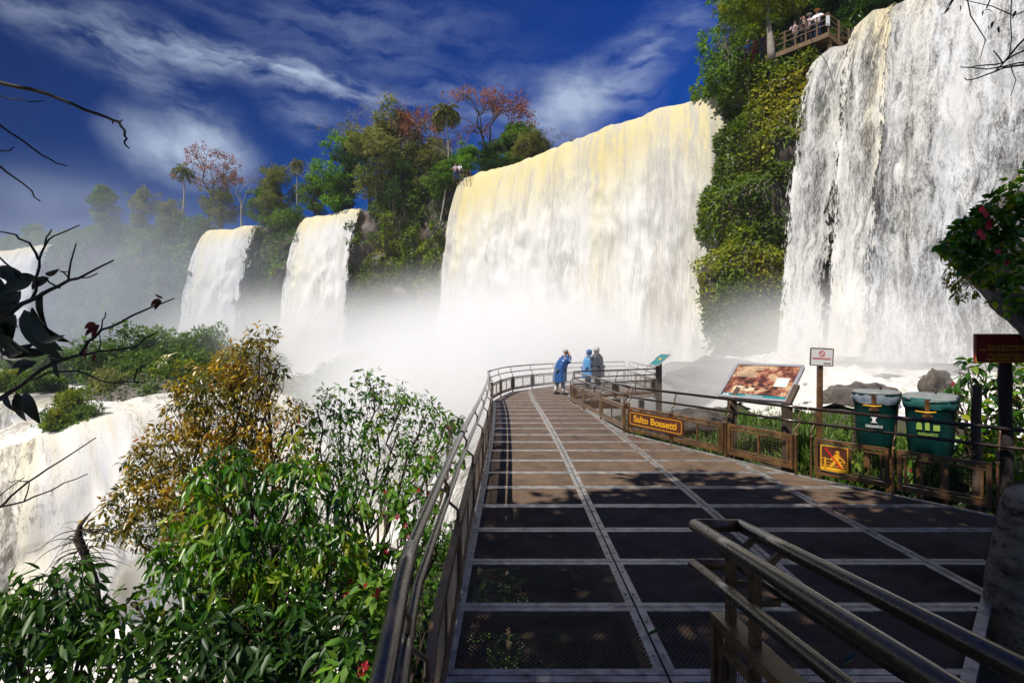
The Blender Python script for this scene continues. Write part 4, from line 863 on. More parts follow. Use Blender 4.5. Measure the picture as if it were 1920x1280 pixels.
for a in (
 ('dense', 'faint hazy tree, lowest and farthest left on the skyline', 70, 470, 418, 97, 0, 1.3),
 ('olive', 'hazy olive tree low on the skyline behind the bare twigs', 20, 480, 440, 97, 1, 1.4),
 ('dense', 'hazy round green tree, first tall crown from the left of the skyline', 195, 445, 345, 84, 2, .85),
 ('olive', 'hazy brownish tree just left of the left palm', 268, 440, 352, 83, .5, .85),
 ('olive', 'hazy olive tree filling the gap under the left palm', 318, 440, 372, 80, 1.5, 1.),
 ('palm', 'hazy palm left of the first red flat-topped tree', 338, 420, 300, 80, 0, 1.),
 ('red', 'hazy rust-red flat-topped tree beside the left palm', 390, 425, 288, 80, .4, .85),
 ('brown', 'pale twiggy tree right of the hazy red flat-topped tree', 450, 420, 312, 78, 1, 1.1),
 ('olive', 'dull olive tree above the hazier fall', 415, 430, 352, 79, 3, 1.2),
 ('olive', 'dark olive tree left of the small palm', 518, 425, 305, 76, 2.3, .9),
 ('dense', 'hazy green tree below the dark olive one, above the gap between the two falls', 488, 430, 350, 78, 4.3, 1.1),
 ('palm', 'small palm standing between the dark olive tree and the bare tree', 557, 410, 287, 74, 2, .7),
 ('bare', 'small bare tree right of the small palm', 588, 405, 298, 73, 0, .9),
 ('dense', 'green tree under the small bare tree, above the right one of the two falls', 590, 408, 325, 71, 5, 1.1),
 ('dense', 'low green tree behind the right one of the two falls', 640, 400, 330, 70, 2, 1.1),
 ('bright', 'bright green tree with its left side open to the sky', 655, 400, 238, 69, 1, 1.15),
 ('olive', 'large olive tree, broadest crown above the cliff', 735, 410, 212, 66, 0, 1.25),
 ('brown', 'grey twiggy treetop rising above the bright green tree', 690, 330, 182, 71, 0, 1.1),
 ('bare', 'bare treetop sticking up behind the large olive tree', 735, 330, 180, 72, 2, .8),
 ('olive', 'olive tree between the large one and the tall palm', 785, 405, 265, 63, 3.3, 1.15),
 ('dark', 'dark tree low in the shade left of the tall palm trunk', 760, 400, 300, 61, 2, 1.),
 ('red', 'rust-red tree just left of the tall palm head', 803, 370, 195, 64, 3, .7),
 ('tallpalm', 'tall thin palm with a long pale trunk in front of the forest', 828, 404, 190, 57, .2, 1.1),
 ('brown', 'brown twiggy tree right of the tall palm', 852, 360, 250, 60, 1, .8),
 ('red2', 'largest rust-red flat-topped tree, highest against the sky', 905, 345, 178, 60, 0, 1.05),
 ('bright', 'low bright green tree under the largest red one', 870, 345, 265, 57, 2, 1.6),
 ('dark', 'dark green tree right under the largest red one', 925, 335, 265, 56, 3, 1.5),
 ('dense', 'green open tree on the right of the largest red one', 975, 325, 232, 57, 1, 1.25),
 ('dense', 'low green tree at the left end of the widest fall', 845, 352, 300, 56.5, 4, 1.8),
 ('olive', 'low olive tree next to the brown twiggy one, over the lip of the widest fall', 1005, 300, 245, 54, 4, 1.3),
 ('brown', 'brown twiggy tree at the right end of the forest over the widest fall', 1020, 300, 240, 55, 3, 1.1),
 ('bare', 'lone bare tree peeping over the lip of the widest fall', 1066, 285, 245, 54, 1, 1.2),
 ('bright', 'green tree with layered boughs left of the viewing deck', 1385, 60, -95, 39, 0, .6),
 ('dark', 'dark tree behind the boughs left of the viewing deck', 1440, 70, -90, 40, 1, .7),
 ('brown', 'scrubby twiggy tree hanging at the left edge of the vegetated cliff', 1368, 175, 60, 33, 2, .8),
 ('dark', 'dark tree behind the people on the viewing deck', 1510, 30, -130, 38, 2, .8),
 ('dark', 'dark tree over the right end of the viewing deck', 1585, 50, -110, 34, 4, .8),
 ('dark', 'dark tree above the lip between the viewing deck and the lacy fall', 1655, 30, -120, 33, 5.2, .8),
 ('dense', 'dark green tree above the yellow jet', 1720, 0, -160, 31, 1.2, .8),
):
    k, lab, px, pb, pt, D, rot, wd = a
    if k != 'tallpalm': pb = max(pb, 640-16400/D)
    plant_tree(k, lab, px, pb, pt, D, GF, rot, 'palm_tree' if 'palm' in k else 'tree', wd)
# the slender trunk line: a pale bare trunk in front of the dense tree left of the deck
mb = MB(); b = P(1445, 98, 30.5); limb(mb, b-Vector((0, 0, .5)), b+Vector((-.3, 0, 3.2)), .2, .13, 8, .05); 

# ---- green cover on the cliffs
def scatter_cliff(cond, n, size, mat, label, lump=.7, asp=.5, seed=1, hang=.25):
    g_ = np.random.default_rng(seed); V = cliffV; nu, nv = V.shape[:2]
    iu = g_.random(n*10)*(nu-2); iv = g_.random(n*10)*(46-1); a = iu.astype(int); b = iv.astype(int); fu, fv = (iu-a)[:, None], (iv-b)[:, None]
    p = V[a, b]*(1-fu)*(1-fv)+V[a+1, b]*fu*(1-fv)+V[a, b+1]*(1-fu)*fv+V[a+1, b+1]*fu*fv
    nn_ = np.concatenate([cliffN[a], np.full((len(a), 1), .25)], 1)
    px = 960+F*p[:, 0]/np.maximum(p[:, 1], .1); py = 640-F*(p[:, 2]-H)/np.maximum(p[:, 1], .1)
    k = cond(p, px, py) & (fbm(p*.22+seed, 3) > -.14); p, nn_ = p[k][:n], nn_[k][:n]
    l = np.clip(fbm(p*.55+3*seed, 4)*2.2+.45, 0, 1.3)
    # half gather into tufts
    c = p+nn_*(l*lump+g_.random(len(p))*.2-.05)[:, None]+g_.normal(0, .08, p.shape)
    ax = unit(nn_*.6+g_.normal(0, .6, p.shape)+np.array([0, 0, -hang])); up = unit(nn_+np.array([0, 0, .6])+g_.normal(0, .5, p.shape))
    hue = np.clip(.35+fbm(p*.3+17, 3)*1.9+g_.normal(0, .12, len(p)), .01, .99); sz = size*(.6+.8*g_.random(len(p)))
    return tag(link(leafmesh('cliff_greenery', c, ax, up, sz, sz*asp, hue), 'cliff_greenery', mat), label, 'greenery', kind='stuff')
scatter_cliff(lambda p, x, y: (x > 1325) & (x < 1545) & (y > 60) & (p[:, 1] > 26) & ~((x > 1452) & (y > 265) & (y < 310)) & ~((x > 1450) & (y > 345) & (y < 425)), 95000, .25, M['leafcliff'], 'thick yellow-green growth covering the cliff below the viewing deck', 1.1, seed=5)
scatter_cliff(lambda p, x, y: (x > 1325) & (x < 1530) & (y > 60) & (p[:, 1] > 26) & (fbm(p*.5+40, 3) > .02), 9000, .5, M['leafmid'], 'larger ferny leaves hanging in clumps on the vegetated cliff', 1.4, asp=.22, seed=15, hang=.9)
scatter_cliff(lambda p, x, y: (x > 660) & (x < 860) & (y > 380), 34000, .38, M['leafcliff'], 'green growth on the cliff left of the widest fall', 1.6, seed=6)
scatter_cliff(lambda p, x, y: (x > 470) & (x < 570), 14000, .42, M['leafmid'], 'green growth on the cliff between the two mid-distance falls', 1.3, seed=7)
scatter_cliff(lambda p, x, y: (x > -60) & (x < 385), 34000, .55, M['leafmid'], 'hazy dark growth on the cliff at the left', 2.0, seed=8)
scatter_cliff(lambda p, x, y: (x > 1640) & (x < 1990) & (y > 200), 2500, .2, M['leafcliff'], 'moss patches on the rock behind the lacy fall', .1, seed=9)
# shrubs crowding the lip
q, pp = resample(rim, .55); c = []
g_ = np.random.default_rng(4)
for (x, y) in pp:
    px = 960+F*x/max(y, .1)
    if y < 20 or (835 < px < 1345) or (550 < px < 690) or (372 < px < 490) or px > 1375: continue
    for j in range(5): c.append(((x+g_.uniform(-.5, 1), y+g_.uniform(.2, 4.5), RZ+g_.uniform(-.3, 1.9)*(1 if px < 1300 else .3)), g_.uniform(.5, 1.2)))
me, _ = clumps(c, 2.2, 10, .35, .3, .5, .3); tag(link(me, 'lip_undergrowth', M['leafmid']), 'continuous undergrowth along the top edge of the cliffs', 'undergrowth', kind='stuff')
# hanging lianas on the vegetated cliff
mb = MB(); random.seed(8)
for i in range(46):
    px = random.choice([random.uniform(1350, 1490), random.uniform(1350, 1490), random.uniform(690, 835)]); D = 30.6 if px > 1000 else 60; p = P(px, random.uniform(130, 330) if px > 1000 else random.uniform(330, 420), D)
    nrm = Vector((-.5, -.8, 0)); p = p+nrm*random.uniform(.2, 1.0); L = random.uniform(1.5, 4.5); mb.tube([p+Vector((math.sin(k*1.3+i)*.08, 0, -L*k/7)) for k in range(8)], 0.011 if px > 1000 else .025, 3, cap=False)
tag(mb.build('lianas', M['bark']), 'tangle of hanging lianas on the cliffs', 'lianas', kind='stuff')

# ---- islands in the river, their bushes and the rocks
def island(label, px, py, D, rx, ry, h):
    c = P(px, py, D); n = 26; Vs = []
    th = np.linspace(0, 2*math.pi, 40, endpoint=False); rr = np.linspace(0, 1, n)
    for r_ in rr: Vs.append(np.stack([c.x+rx*r_*np.cos(th), c.y+ry*r_*np.sin(th), np.full(40, (c.z-.3)+h*(1-r_**2.2))], 1))
    V = np.stack(Vs, 0); V += (fbm(V*.5, 4)[..., None])*np.array([.8, .8, 1.4])*rr[:, None, None]*min(1, h)
    V = V.reshape(-1, 3); Fc = [(i*40+j, i*40+(j+1) % 40, (i+1)*40+(j+1) % 40, (i+1)*40+j) for i in range(n-1) for j in range(40)]
    return tag(link(npmesh('island', V, np.array(Fc), smooth=True), 'island', M['rock'], loc=tuple(c)), kind='structure')
island(0, 330, 752, 50, 10.5, 6, 3.4); island(0, 60, 752, 49, 7, 4, 1.2); island(0, 140, 800, 38.5, 2.2, 2.4, .9); island(0, 640, 745, 44, 4, 4, 1.2); island(0, 130, 700, 66, 9, 5, 1.5)
def green_cover(o_name, n, size, mat, label, seed):
    pass
g_ = np.random.default_rng(19)
for io in [o for o in bpy.data.objects if o.name.startswith('island')]:
    Vi = np.array([v.co[:] for v in io.data.vertices])+np.array(io.location[:]); k = g_.integers(0, len(Vi)-42, 7000); c = Vi[k]+g_.normal(0, .25, (7000, 3)); c[:, 2] = np.maximum(c[:, 2]*.5+Vi[k][:, 2]*.5, Vi[k][:, 2]-.05)
    c = c[c[:, 2] > io.location.z+.15]; n = len(c)
    tag(link(leafmesh('island_greenery', c, unit(g_.normal(0, .7, (n, 3))+np.array([0, 0, .3])), unit(g_.normal(0, .5, (n, 3))+np.array([0, 0, 1.])), .34*(.6+.8*g_.random(n)), .18, np.clip(.5+fbm(c*.4, 3)*1.8, .01, .99)), 'island_greenery', M['leafmid']), 'green cover on one of the river islands', 'greenery', kind='stuff')
def bush_kind(seed, mat):
    random.seed(seed); mb = MB(); bl = []
    for i in range(9):
        a = random.uniform(0, 6.28); r_ = random.uniform(0, .75); c = (r_*math.cos(a), r_*math.sin(a), random.uniform(.25, .75)); bl.append((c, random.uniform(.28, .5))); limb(mb, (0, 0, -.2), c, .03, .008, 4, .1, 4)
    me, _ = clumps(bl, 34, 9, .1, .1, .55, .2); return [('stem', mb, M['bark']), ('foliage', me, mat)]
for k, (sd, mt) in {'b1': (51, 'leafmid'), 'b2': (52, 'leafcliff'), 'b3': (53, 'leafolive')}.items():
    kinds[k] = mk('bush', None, bush_kind(sd, M[mt]))
def bush(k, lab, px, pyb, pyt, wpx, D):
    o = plant_tree(k, lab, px, pyb, pyt, D, 'bushes on the river islands', random.uniform(0, 6), 'bush', ref=1.15); s = wpx/F*D/2/.85; o.scale.x = o.scale.y = s; o['category'] = 'bush'
random.seed(77)
for a in (('b1', 'tallest domed bush crowning the main island', 300, 700, 612, 130, 55), ('b1', 'rounded bush at the right shoulder of the main island', 375, 705, 612, 90, 55), ('b3', 'bush on the far right slope of the main island, close to the ochre tree', 440, 720, 640, 100, 54), ('b1', 'bush on the left slope of the main island', 215, 715, 640, 110, 54),
          ('b2', 'bush low in the middle of the main island, below the little white trickle', 330, 745, 672, 110, 49.5), ('b2', 'bush at the waterline, front right of the main island', 405, 755, 690, 110, 48), ('b3', 'brownish bush at the waterline, front left of the main island', 235, 752, 680, 100, 48.5), ('b1', 'small bush by the water in front of the main island', 285, 757, 712, 70, 46.5),
          ('b1', 'bush between the two halves of the main island ridge', 265, 720, 655, 100, 52), ('b1', 'broad bush below the crown of the main island', 355, 725, 650, 110, 52), ('b3', 'bush filling the right foot of the main island', 475, 750, 690, 110, 48), ('b1', 'bush at the back of the main island under the far mist', 500, 700, 655, 90, 58),
          ('b2', 'low bush on the flat left island, at the left edge', 20, 748, 690, 90, 49), ('b1', 'bush in the middle of the flat left island', 85, 748, 696, 90, 49), ('b1', 'hazy bush behind the flat left island', 60, 700, 655, 110, 60), ('b1', 'hazy bush between the flat island and the main island', 145, 705, 650, 100, 60),
          ('b2', 'grassy bush on the islet at the lip of the lower cascade', 135, 785, 728, 66, 39), ('b2', 'low green tuft below the islet, hanging over the lip', 110, 815, 762, 60, 37.2), ('b1', 'green tuft right of the islet', 165, 790, 755, 44, 38.2), ('b1', 'hazy bush in the spray right of the ochre tree', 640, 745, 668, 120, 46), ('b3', 'half-hidden bush in the spray behind the ochre tree', 590, 740, 690, 90, 48)):
    bush(*a)
# trickle on the island
fall('waterfall', 'little white trickle breaking through the bushes of the main island', [(-34.5, 50.2, .6), (-33.2, 50.0, .8)], -1.4, .8, W3, step=.12, vstep=.15, amp=.2, back=1, edge=.3, curl=.2)

# ---- rocks behind the right railing, and grass
def rock(label, c, r, seed, mat='boulder', name='boulder', sub=5, amp=.75, group=None, sc=1.6):
    bm = bmesh.new(); bmesh.ops.create_icosphere(bm, subdivisions=sub, radius=1); V = np.array([v.co[:] for v in bm.verts]); 
    d = 1+fbm(V*sc+seed*7, 5)*amp*1.6; V = V*d[:, None]*np.array(r)
    for v, q in zip(bm.verts, V): v.co = Vector(q)
    me = bpy.data.meshes.new(name); bm.to_mesh(me); bm.free(); me.polygons.foreach_set('use_smooth', np.ones(len(me.polygons), dtype=bool))
    o = link(me, name, M[mat]); o.location = c
    if label: tag(o, label, 'rock', group)
    return o
GR = 'boulders behind the right railing'
rock('rounded wet boulder seen over the name board, grass growing behind it', (4.2, 12.2, -.1), (1.1, .9, .55), 1, group=GR)
rock('dark boulder in the spray beyond the small tilted board', (7.9, 19.2, -.9), (1.0, .8, .5), 2, group=GR)
rock('blurred rock mass at the foot of the vegetated cliff', (10.6, 25, .2), (2.6, 1.6, 1.1), 3, group=GR)
rock('grey rock standing out of the rapids right of the bins', (15.6, 18.8, .4), (.5, .5, .6), 4, group=GR)
rock('squared grey rock by the leaves at the right', (12.6, 15.2, .35), (.45, .4, .75), 5, group=GR)
rock('dark hump the water slides over behind the left bin', (12.6, 18.6, -.1), (1.3, .8, .7), 6, group=GR)
rock('brown rock between the two bins', (7.2, 10.6, -.35), (.8, .6, .5), 7, group=GR)
rock('grey rock under the bins, washed by water', (6.3, 9.4, -.5), (.9, .6, .35), 8, group=GR)
def grass(label, cx, cy, rx, ry, n, hgt, seed):
    g_ = np.random.default_rng(seed); a = g_.random(n)*6.283; r_ = g_.random(n)**.5; x = cx+rx*r_*np.cos(a); y = cy+ry*r_*np.sin(a); z = G(x, y)-.05
    c = np.stack([x, y, z], 1); ax = unit(np.stack([g_.normal(0, .35, n), g_.normal(0, .35, n), np.ones(n)], 1)); sz = hgt*(.5+.8*g_.random(n))
    o = link(leafmesh('grass', c, ax, unit(g_.normal(size=(n, 3))+np.array([0, -.5, 0])), sz, sz*.05+.01, g_.random(n), near=True), 'grass', M['grass']); tag(o, label, 'grass', kind='stuff')
grass('long grass behind the name board and picture board', 5.4, 11.6, 2.6, 2.4, 4500, .24, 1)
grass('long grass under the small white notice and the bins', 6.3, 8.9, 1.5, 1.2, 4000, .34, 2)
grass('long grass between the bins', 7.3, 9.2, 1.2, 1., 1500, .4, 3)

# ---- foreground trees and shrubs left of the boardwalk
def fg_shrub(name, label, cat, root, blobs, leafm, leaf, per, leaves, cr, barkm='bark', droop=.6, asp=.36, tr=.07, flowers=0, hv=.3, group=None, twigs=5, grow_=1.):
    root = Vector(root); s = thing(name, label, cat, tuple(root), group); mb = MB(); B = []
    for px, py, D, rp in blobs:
        c = P(px, py, D); B.append((tuple(c), rp*grow_/F*D))
    hub = root.lerp(Vector(B[len(B)//2][0]), .55); limb(mb, root, hub, tr, tr*.6, 8, .06, 8)
    for c, r in B:
        c = Vector(c); pts = limb(mb, hub, c, tr*.5, .012, 5, .1, 8, sag=.05)
        for k in range(twigs):
            d = Vector([random.gauss(0, 1) for _ in range(3)]).normalized(); limb(mb, pts[random.randint(4, 8)], c+d*r*.95, .009, .003, 3, .12, 5)
    mb.build('trunk', M[barkm], s)
    me, cs = clumps(B, per, leaves, cr, leaf, asp, droop, near=True, huevar=hv); link(me, 'foliage', M[leafm], s)
    random.seed(len(label))
    for k in range(flowers):
        q = Vector(cs[random.randrange(len(cs))]); vd = (Vector((0, 0, H))-q).normalized(); q = q+vd*random.uniform(.05, .2); fm = MB(); u_ = vd.cross(Vector((0, 0, 1))).normalized(); v_ = vd.cross(u_)
        for j in range(5):
            a = j*1.257+k; d = u_*math.cos(a)+v_*math.sin(a); e = vd.cross(d); rr2 = random.uniform(.022, .034)
            fm.add([q, q+d*rr2*.7+e*rr2*.4+vd*.008, q+d*rr2*1.2+vd*.002, q+d*rr2*.7-e*rr2*.4+vd*.008], [(0, 1, 2, 3)])
        fm.build('flower', M['petal'], s)
    return s
FG = 'foliage left of the boardwalk'
fg_shrub('tree', 'ochre and yellow leaved tree, tallest plant left of the boardwalk', 'tree', (-2.9, 8, -6), [(488, 640, 8, 26), (450, 668, 8, 26), (432, 700, 8.1, 34), (500, 700, 8, 26), (475, 735, 8, 34), (385, 728, 7.9, 40), (350, 722, 7.9, 22), (352, 775, 7.8, 40), (420, 775, 7.9, 48), (470, 790, 7.9, 42), (520, 690, 8.2, 14), (320, 835, 7.7, 42), (390, 850, 7.7, 50), (450, 850, 7.7, 50), (275, 865, 7.6, 34), (260, 925, 7.5, 44), (320, 920, 7.5, 46), (380, 920, 7.4, 50), (215, 975, 7.4, 34), (290, 985, 7.3, 40), (350, 990, 7.2, 40), (540, 790, 7.9, 34), (530, 860, 7.8, 44)], 'leafochre', .08, 34, 9, .12, asp=.44, hv=.5, tr=.09, group=FG, twigs=7, grow_=1.22)
fg_shrub('shrub', 'airy green shrub with bare reddish stems between the ochre tree and the boardwalk', 'shrub', (-1.9, 8.3, -6), [(700, 722, 8.6, 26), (640, 752, 8.6, 30), (595, 770, 8.5, 22), (760, 738, 8.7, 20), (722, 765, 8.6, 34), (800, 775, 8.6, 26), (660, 800, 8.5, 36), (600, 830, 8.4, 36), (742, 822, 8.5, 34), (835, 800, 8.5, 24), (690, 860, 8.3, 38), (790, 850, 8.4, 34), (630, 885, 8.2, 38), (740, 905, 8.2, 30), (855, 800, 8.6, 16)], 'leafgreen', .09, 20, 8, .13, asp=.44, hv=.5, tr=.06, group=FG, twigs=8, grow_=1.25)
fg_shrub('shrub', 'glossy green shrub with large drooping leaves in front of the ochre tree', 'shrub', (-2.4, 5.2, -4), [(400, 900, 5.3, 48), (370, 960, 5.2, 50), (450, 880, 5.3, 40), (440, 960, 5.2, 60), (540, 850, 5.5, 30), (510, 910, 5.4, 40), (580, 900, 5.4, 40), (560, 970, 5.2, 60), (490, 1030, 5.1, 65), (410, 1030, 5., 55), (330, 1060, 5., 45), (300, 1040, 5.1, 34), (620, 1030, 5.2, 60), (660, 950, 5.4, 45), (340, 1120, 4.9, 50), (430, 1110, 4.9, 60), (540, 1110, 4.9, 60)], 'leafgreen', .12, 22, 9, .15, droop=1.1, hv=.4, group=FG)
fg_shrub('shrub', 'green shrub dotted with red flowers, pressed against the left railing', 'shrub', (-1.2, 6.2, -5), [(840, 850, 7.4, 34), (800, 900, 7, 42), (850, 790, 8, 18), (780, 960, 6.4, 45), (730, 930, 6.6, 40), (735, 1130, 4.3, 40), (700, 1200, 3.9, 50), (660, 1270, 3.6, 60), (720, 1290, 3.2, 45), (790, 1040, 4.9, 24), (745, 1010, 5.9, 46), (700, 1060, 5.6, 50), (760, 1060, 5.2, 30), (680, 1130, 5, 50), (640, 1090, 5.2, 50)], 'leafbright', .11, 15, 8, .13, hv=.5, group=FG, flowers=34, droop=.5, asp=.5)
fg_shrub('shrub', 'dark green shrub in the lower left corner', 'shrub', (-4.2, 4.6, -4), [(110, 1085, 4.7, 40), (60, 1110, 4.7, 34), (20, 1140, 4.7, 40), (150, 1100, 4.7, 34), (170, 1160, 4.6, 55), (90, 1170, 4.6, 60), (20, 1200, 4.5, 50), (230, 1200, 4.5, 50), (130, 1240, 4.4, 70), (40, 1270, 4.4, 60), (240, 1270, 4.3, 60)], 'leafdark', .13, 24, 8, .15, droop=1., group=FG)  # the corner's deep shade is put into the dark leaf colour
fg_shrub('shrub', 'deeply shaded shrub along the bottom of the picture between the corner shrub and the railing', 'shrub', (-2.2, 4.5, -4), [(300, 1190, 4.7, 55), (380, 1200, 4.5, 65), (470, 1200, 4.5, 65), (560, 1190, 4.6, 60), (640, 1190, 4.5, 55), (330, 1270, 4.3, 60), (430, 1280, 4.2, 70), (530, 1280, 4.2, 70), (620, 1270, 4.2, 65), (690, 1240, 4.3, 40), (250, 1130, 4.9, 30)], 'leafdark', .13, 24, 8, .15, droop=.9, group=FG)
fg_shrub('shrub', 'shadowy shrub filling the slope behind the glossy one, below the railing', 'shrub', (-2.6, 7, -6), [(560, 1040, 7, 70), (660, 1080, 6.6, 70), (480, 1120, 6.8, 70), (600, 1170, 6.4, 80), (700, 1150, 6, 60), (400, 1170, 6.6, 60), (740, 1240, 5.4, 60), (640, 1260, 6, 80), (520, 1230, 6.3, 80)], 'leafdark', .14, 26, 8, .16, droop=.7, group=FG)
# dead vine-wrapped stump
# dark undergrowth on the bank
g_ = np.random.default_rng(41); n = 26000; x = g_.uniform(-9, 1.2, n); y = g_.uniform(.5, 19, n); c = np.stack([x, y, G(x, y)+g_.random(n)**2*.9], 1)
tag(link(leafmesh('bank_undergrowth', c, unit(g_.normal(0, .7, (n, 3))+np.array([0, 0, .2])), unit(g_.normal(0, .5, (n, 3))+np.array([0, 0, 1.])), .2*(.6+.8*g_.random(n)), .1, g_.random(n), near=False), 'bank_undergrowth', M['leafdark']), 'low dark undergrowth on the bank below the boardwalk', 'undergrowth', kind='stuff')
s = thing('dead_stump', 'dead leaning stump wrapped in curling bare vines, below the ochre tree', 'stump', tuple(P(185, 1130, 6.2)), None); mb = MB(); random.seed(5)
mb.tube([P(190, 1180, 6.2), P(180, 1090, 6.2), P(160, 1040, 6.2), P(146, 1010, 6.2), P(150, 985, 6.2), P(170, 960, 6.2)], [.035, .032, .045, .05, .025, .008], 8); mb.build('trunk', M['bark'], s)
mb = MB()
for k in range(44):
    a = P(150+random.uniform(-8, 14), 1000+random.uniform(-10, 60), 6.2+random.uniform(-.1, .1)); d = Vector((random.uniform(-1, 1), random.uniform(-.6, .6), random.uniform(-.1, .6))).normalized(); pts = [a]; v = d.copy()
    for i in range(9): v = (v+Vector((random.gauss(0, .12), random.gauss(0, .12), -.17))).normalized(); pts.append(pts[-1]+v*random.uniform(.04, .075))
    mb.tube(pts, [.007-.0006*i for i in range(10)], 4, cap=False)
mb.build('vines', M['darkbark'], s)

# ---- leaves behind the bins and the maroon sign
fg_shrub('shrub', 'leafy flowering shrub behind the right bin and the maroon sign', 'shrub', (7.6, 8.2, -2), [(1815, 690, 8.2, 22), (1850, 700, 8.2, 38), (1900, 715, 8.2, 50), (1800, 760, 8., 34), (1840, 790, 8., 50), (1900, 800, 8, 60), (1930, 740, 8, 60), (1820, 850, 7.8, 50), (1880, 880, 7.7, 60), (1950, 860, 7.7, 60), (1790, 720, 8.2, 14), (1690, 900, 8., 34), (1740, 920, 7.8, 36), (1850, 950, 7.4, 50)], 'leafgreen', .14, 9, 7, .16, hv=.6, asp=.5, flowers=22, droop=.7, twigs=7)
fg_shrub('shrub', 'small green shrub peeping between white notice and left bin', 'shrub', (6.0, 9.5, -1), [(1600, 815, 8.9, 24), (1605, 790, 8.9, 14), (1620, 870, 8.4, 26), (1650, 880, 8.3, 20)], 'leafcliff', .11, 12, 7, .12, hv=.4, asp=.5, tr=.02)

# ---- overhanging mossy rock and stone pillar at the right edge
V = []; prof = [(-.2, 2.62), (.35, 3.05), (.62, 3.35), (.5, 3.6)]
D = 5.0
def ov(px, py, D): return P(px, py, D)
rg = []
for py, xl, dep in ((690, 1925, .35), (655, 1905, .5), (620, 1885, .6), (580, 1850, .75), (540, 1820, .85), (505, 1802, .95), (480, 1792, 1.), (455, 1786, 1.), (430, 1800, .95), (400, 1830, .9), (370, 1868, .8), (348, 1915, .6), (335, 1950, .4)):
    l = P(xl+34, py, D+.5); cx = l.x+1.1; rg.append([Vector((cx+(l.x-cx)*math.cos(a), D+.5+dep*math.sin(a), l.z+.12*math.sin(a*2))) for a in np.linspace(0, 2*math.pi, 48, endpoint=False)])
mb = MB(); mb.loft(rg); 
def subdiv_noise(o, lv, amp, sc):
    bm = bmesh.new(); bm.from_mesh(o.data); bmesh.ops.triangulate(bm, faces=[f for f in bm.faces if len(f.verts) > 4]); bmesh.ops.subdivide_edges(bm, edges=bm.edges[:], cuts=lv, use_grid_fill=True, smooth=0.); bm.normal_update()
    V = np.array([v.co[:] for v in bm.verts]); Nn = np.array([v.normal[:] for v in bm.verts]); d = fbm(V*sc, 5, .6)*amp
    for v, n_, k in zip(bm.verts, Nn, d): v.co += Vector(n_)*k
    bm.to_mesh(o.data); bm.free()
ov_t = thing('overhanging_boulder', 'overhanging mossy boulder with leaves and red flowers at the right edge, above the maroon sign', 'boulder', (5.4, 5.5, 2.7))
ob = mb.build('rock', M['mossrock'], ov_t); subdiv_noise(ob, 3, .16, 2.2)
g_ = np.random.default_rng(12); c = []
bl = [((1800, 452), 22), ((1835, 420), 26), ((1815, 480), 22), ((1855, 425), 36), ((1820, 450), 26), ((1890, 390), 36), ((1930, 420), 50), ((1850, 480), 36), ((1900, 480), 50), ((1800, 470), 14), ((1885, 512), 30), ((1912, 540), 34), ((1945, 572), 30), ((1930, 360), 40)]
B = [(tuple(P(x, y, D-.45-.12*(x > 1830))), (r/F*D, .22, r/F*D)) for (x, y), r in bl]
me, cs = clumps(B, 60, 5, .05, .062, .85, .5, near=True, huevar=.6); link(me, 'foliage', M['leafgreen'], ov_t)
me, _ = clumps([(tuple(P(x, y, D-.35)), .1) for x, y in ((1800, 500), (1795, 525), (1810, 545), (1850, 400), (1880, 370), (1815, 430))], 180, 6, .04, .05, .3, .8, near=True); link(me, 'moss', M['leafcliff'], ov_t)['kind'] = 'stuff'
for k, (px, py) in enumerate(((1840, 393), (1856, 417), (1837, 437), (1842, 444), (1870, 472), (1886, 492), (1853, 425), (1848, 402))):
    q = P(px, py, D-.72); fm = MB()
    for j in range(5):
        a = j*1.257+k; d = Vector((math.cos(a), -.2, math.sin(a))); e = Vector((-math.sin(a), 0, math.cos(a))); fm.add([q, q+d*.02+e*.014, q+d*.034, q+d*.02-e*.014], [(0, 1, 2, 3)])
    fm.build('flower', M['petal'], ov_t)
# pillar
rg = []
for py, xl in ((1290, 1865), (1240, 1872), (1180, 1877), (1120, 1884), (1060, 1892), (1000, 1903), (960, 1914), (940, 1925), (932, 1950)):
    l = P(xl+12, py, 3.9); r_ = .45; rg.append([Vector((l.x+r_+r_*math.cos(a)*(1 if py > 930 else .8), 3.9+.5*math.sin(a), l.z)) for a in np.linspace(math.pi, 3*math.pi, 40, endpoint=False)])
rg.insert(0, [p+Vector((0, 0, -1.6)) for p in rg[0]])
o = MB().loft(rg).build('stone_pillar', M['stone'], loc=(3.9, 3.9, -1)); subdiv_noise(o, 3, .09, 3.5); tag(o, 'rough layered stone pillar rising beside the deck at the right edge', 'stone pillar')

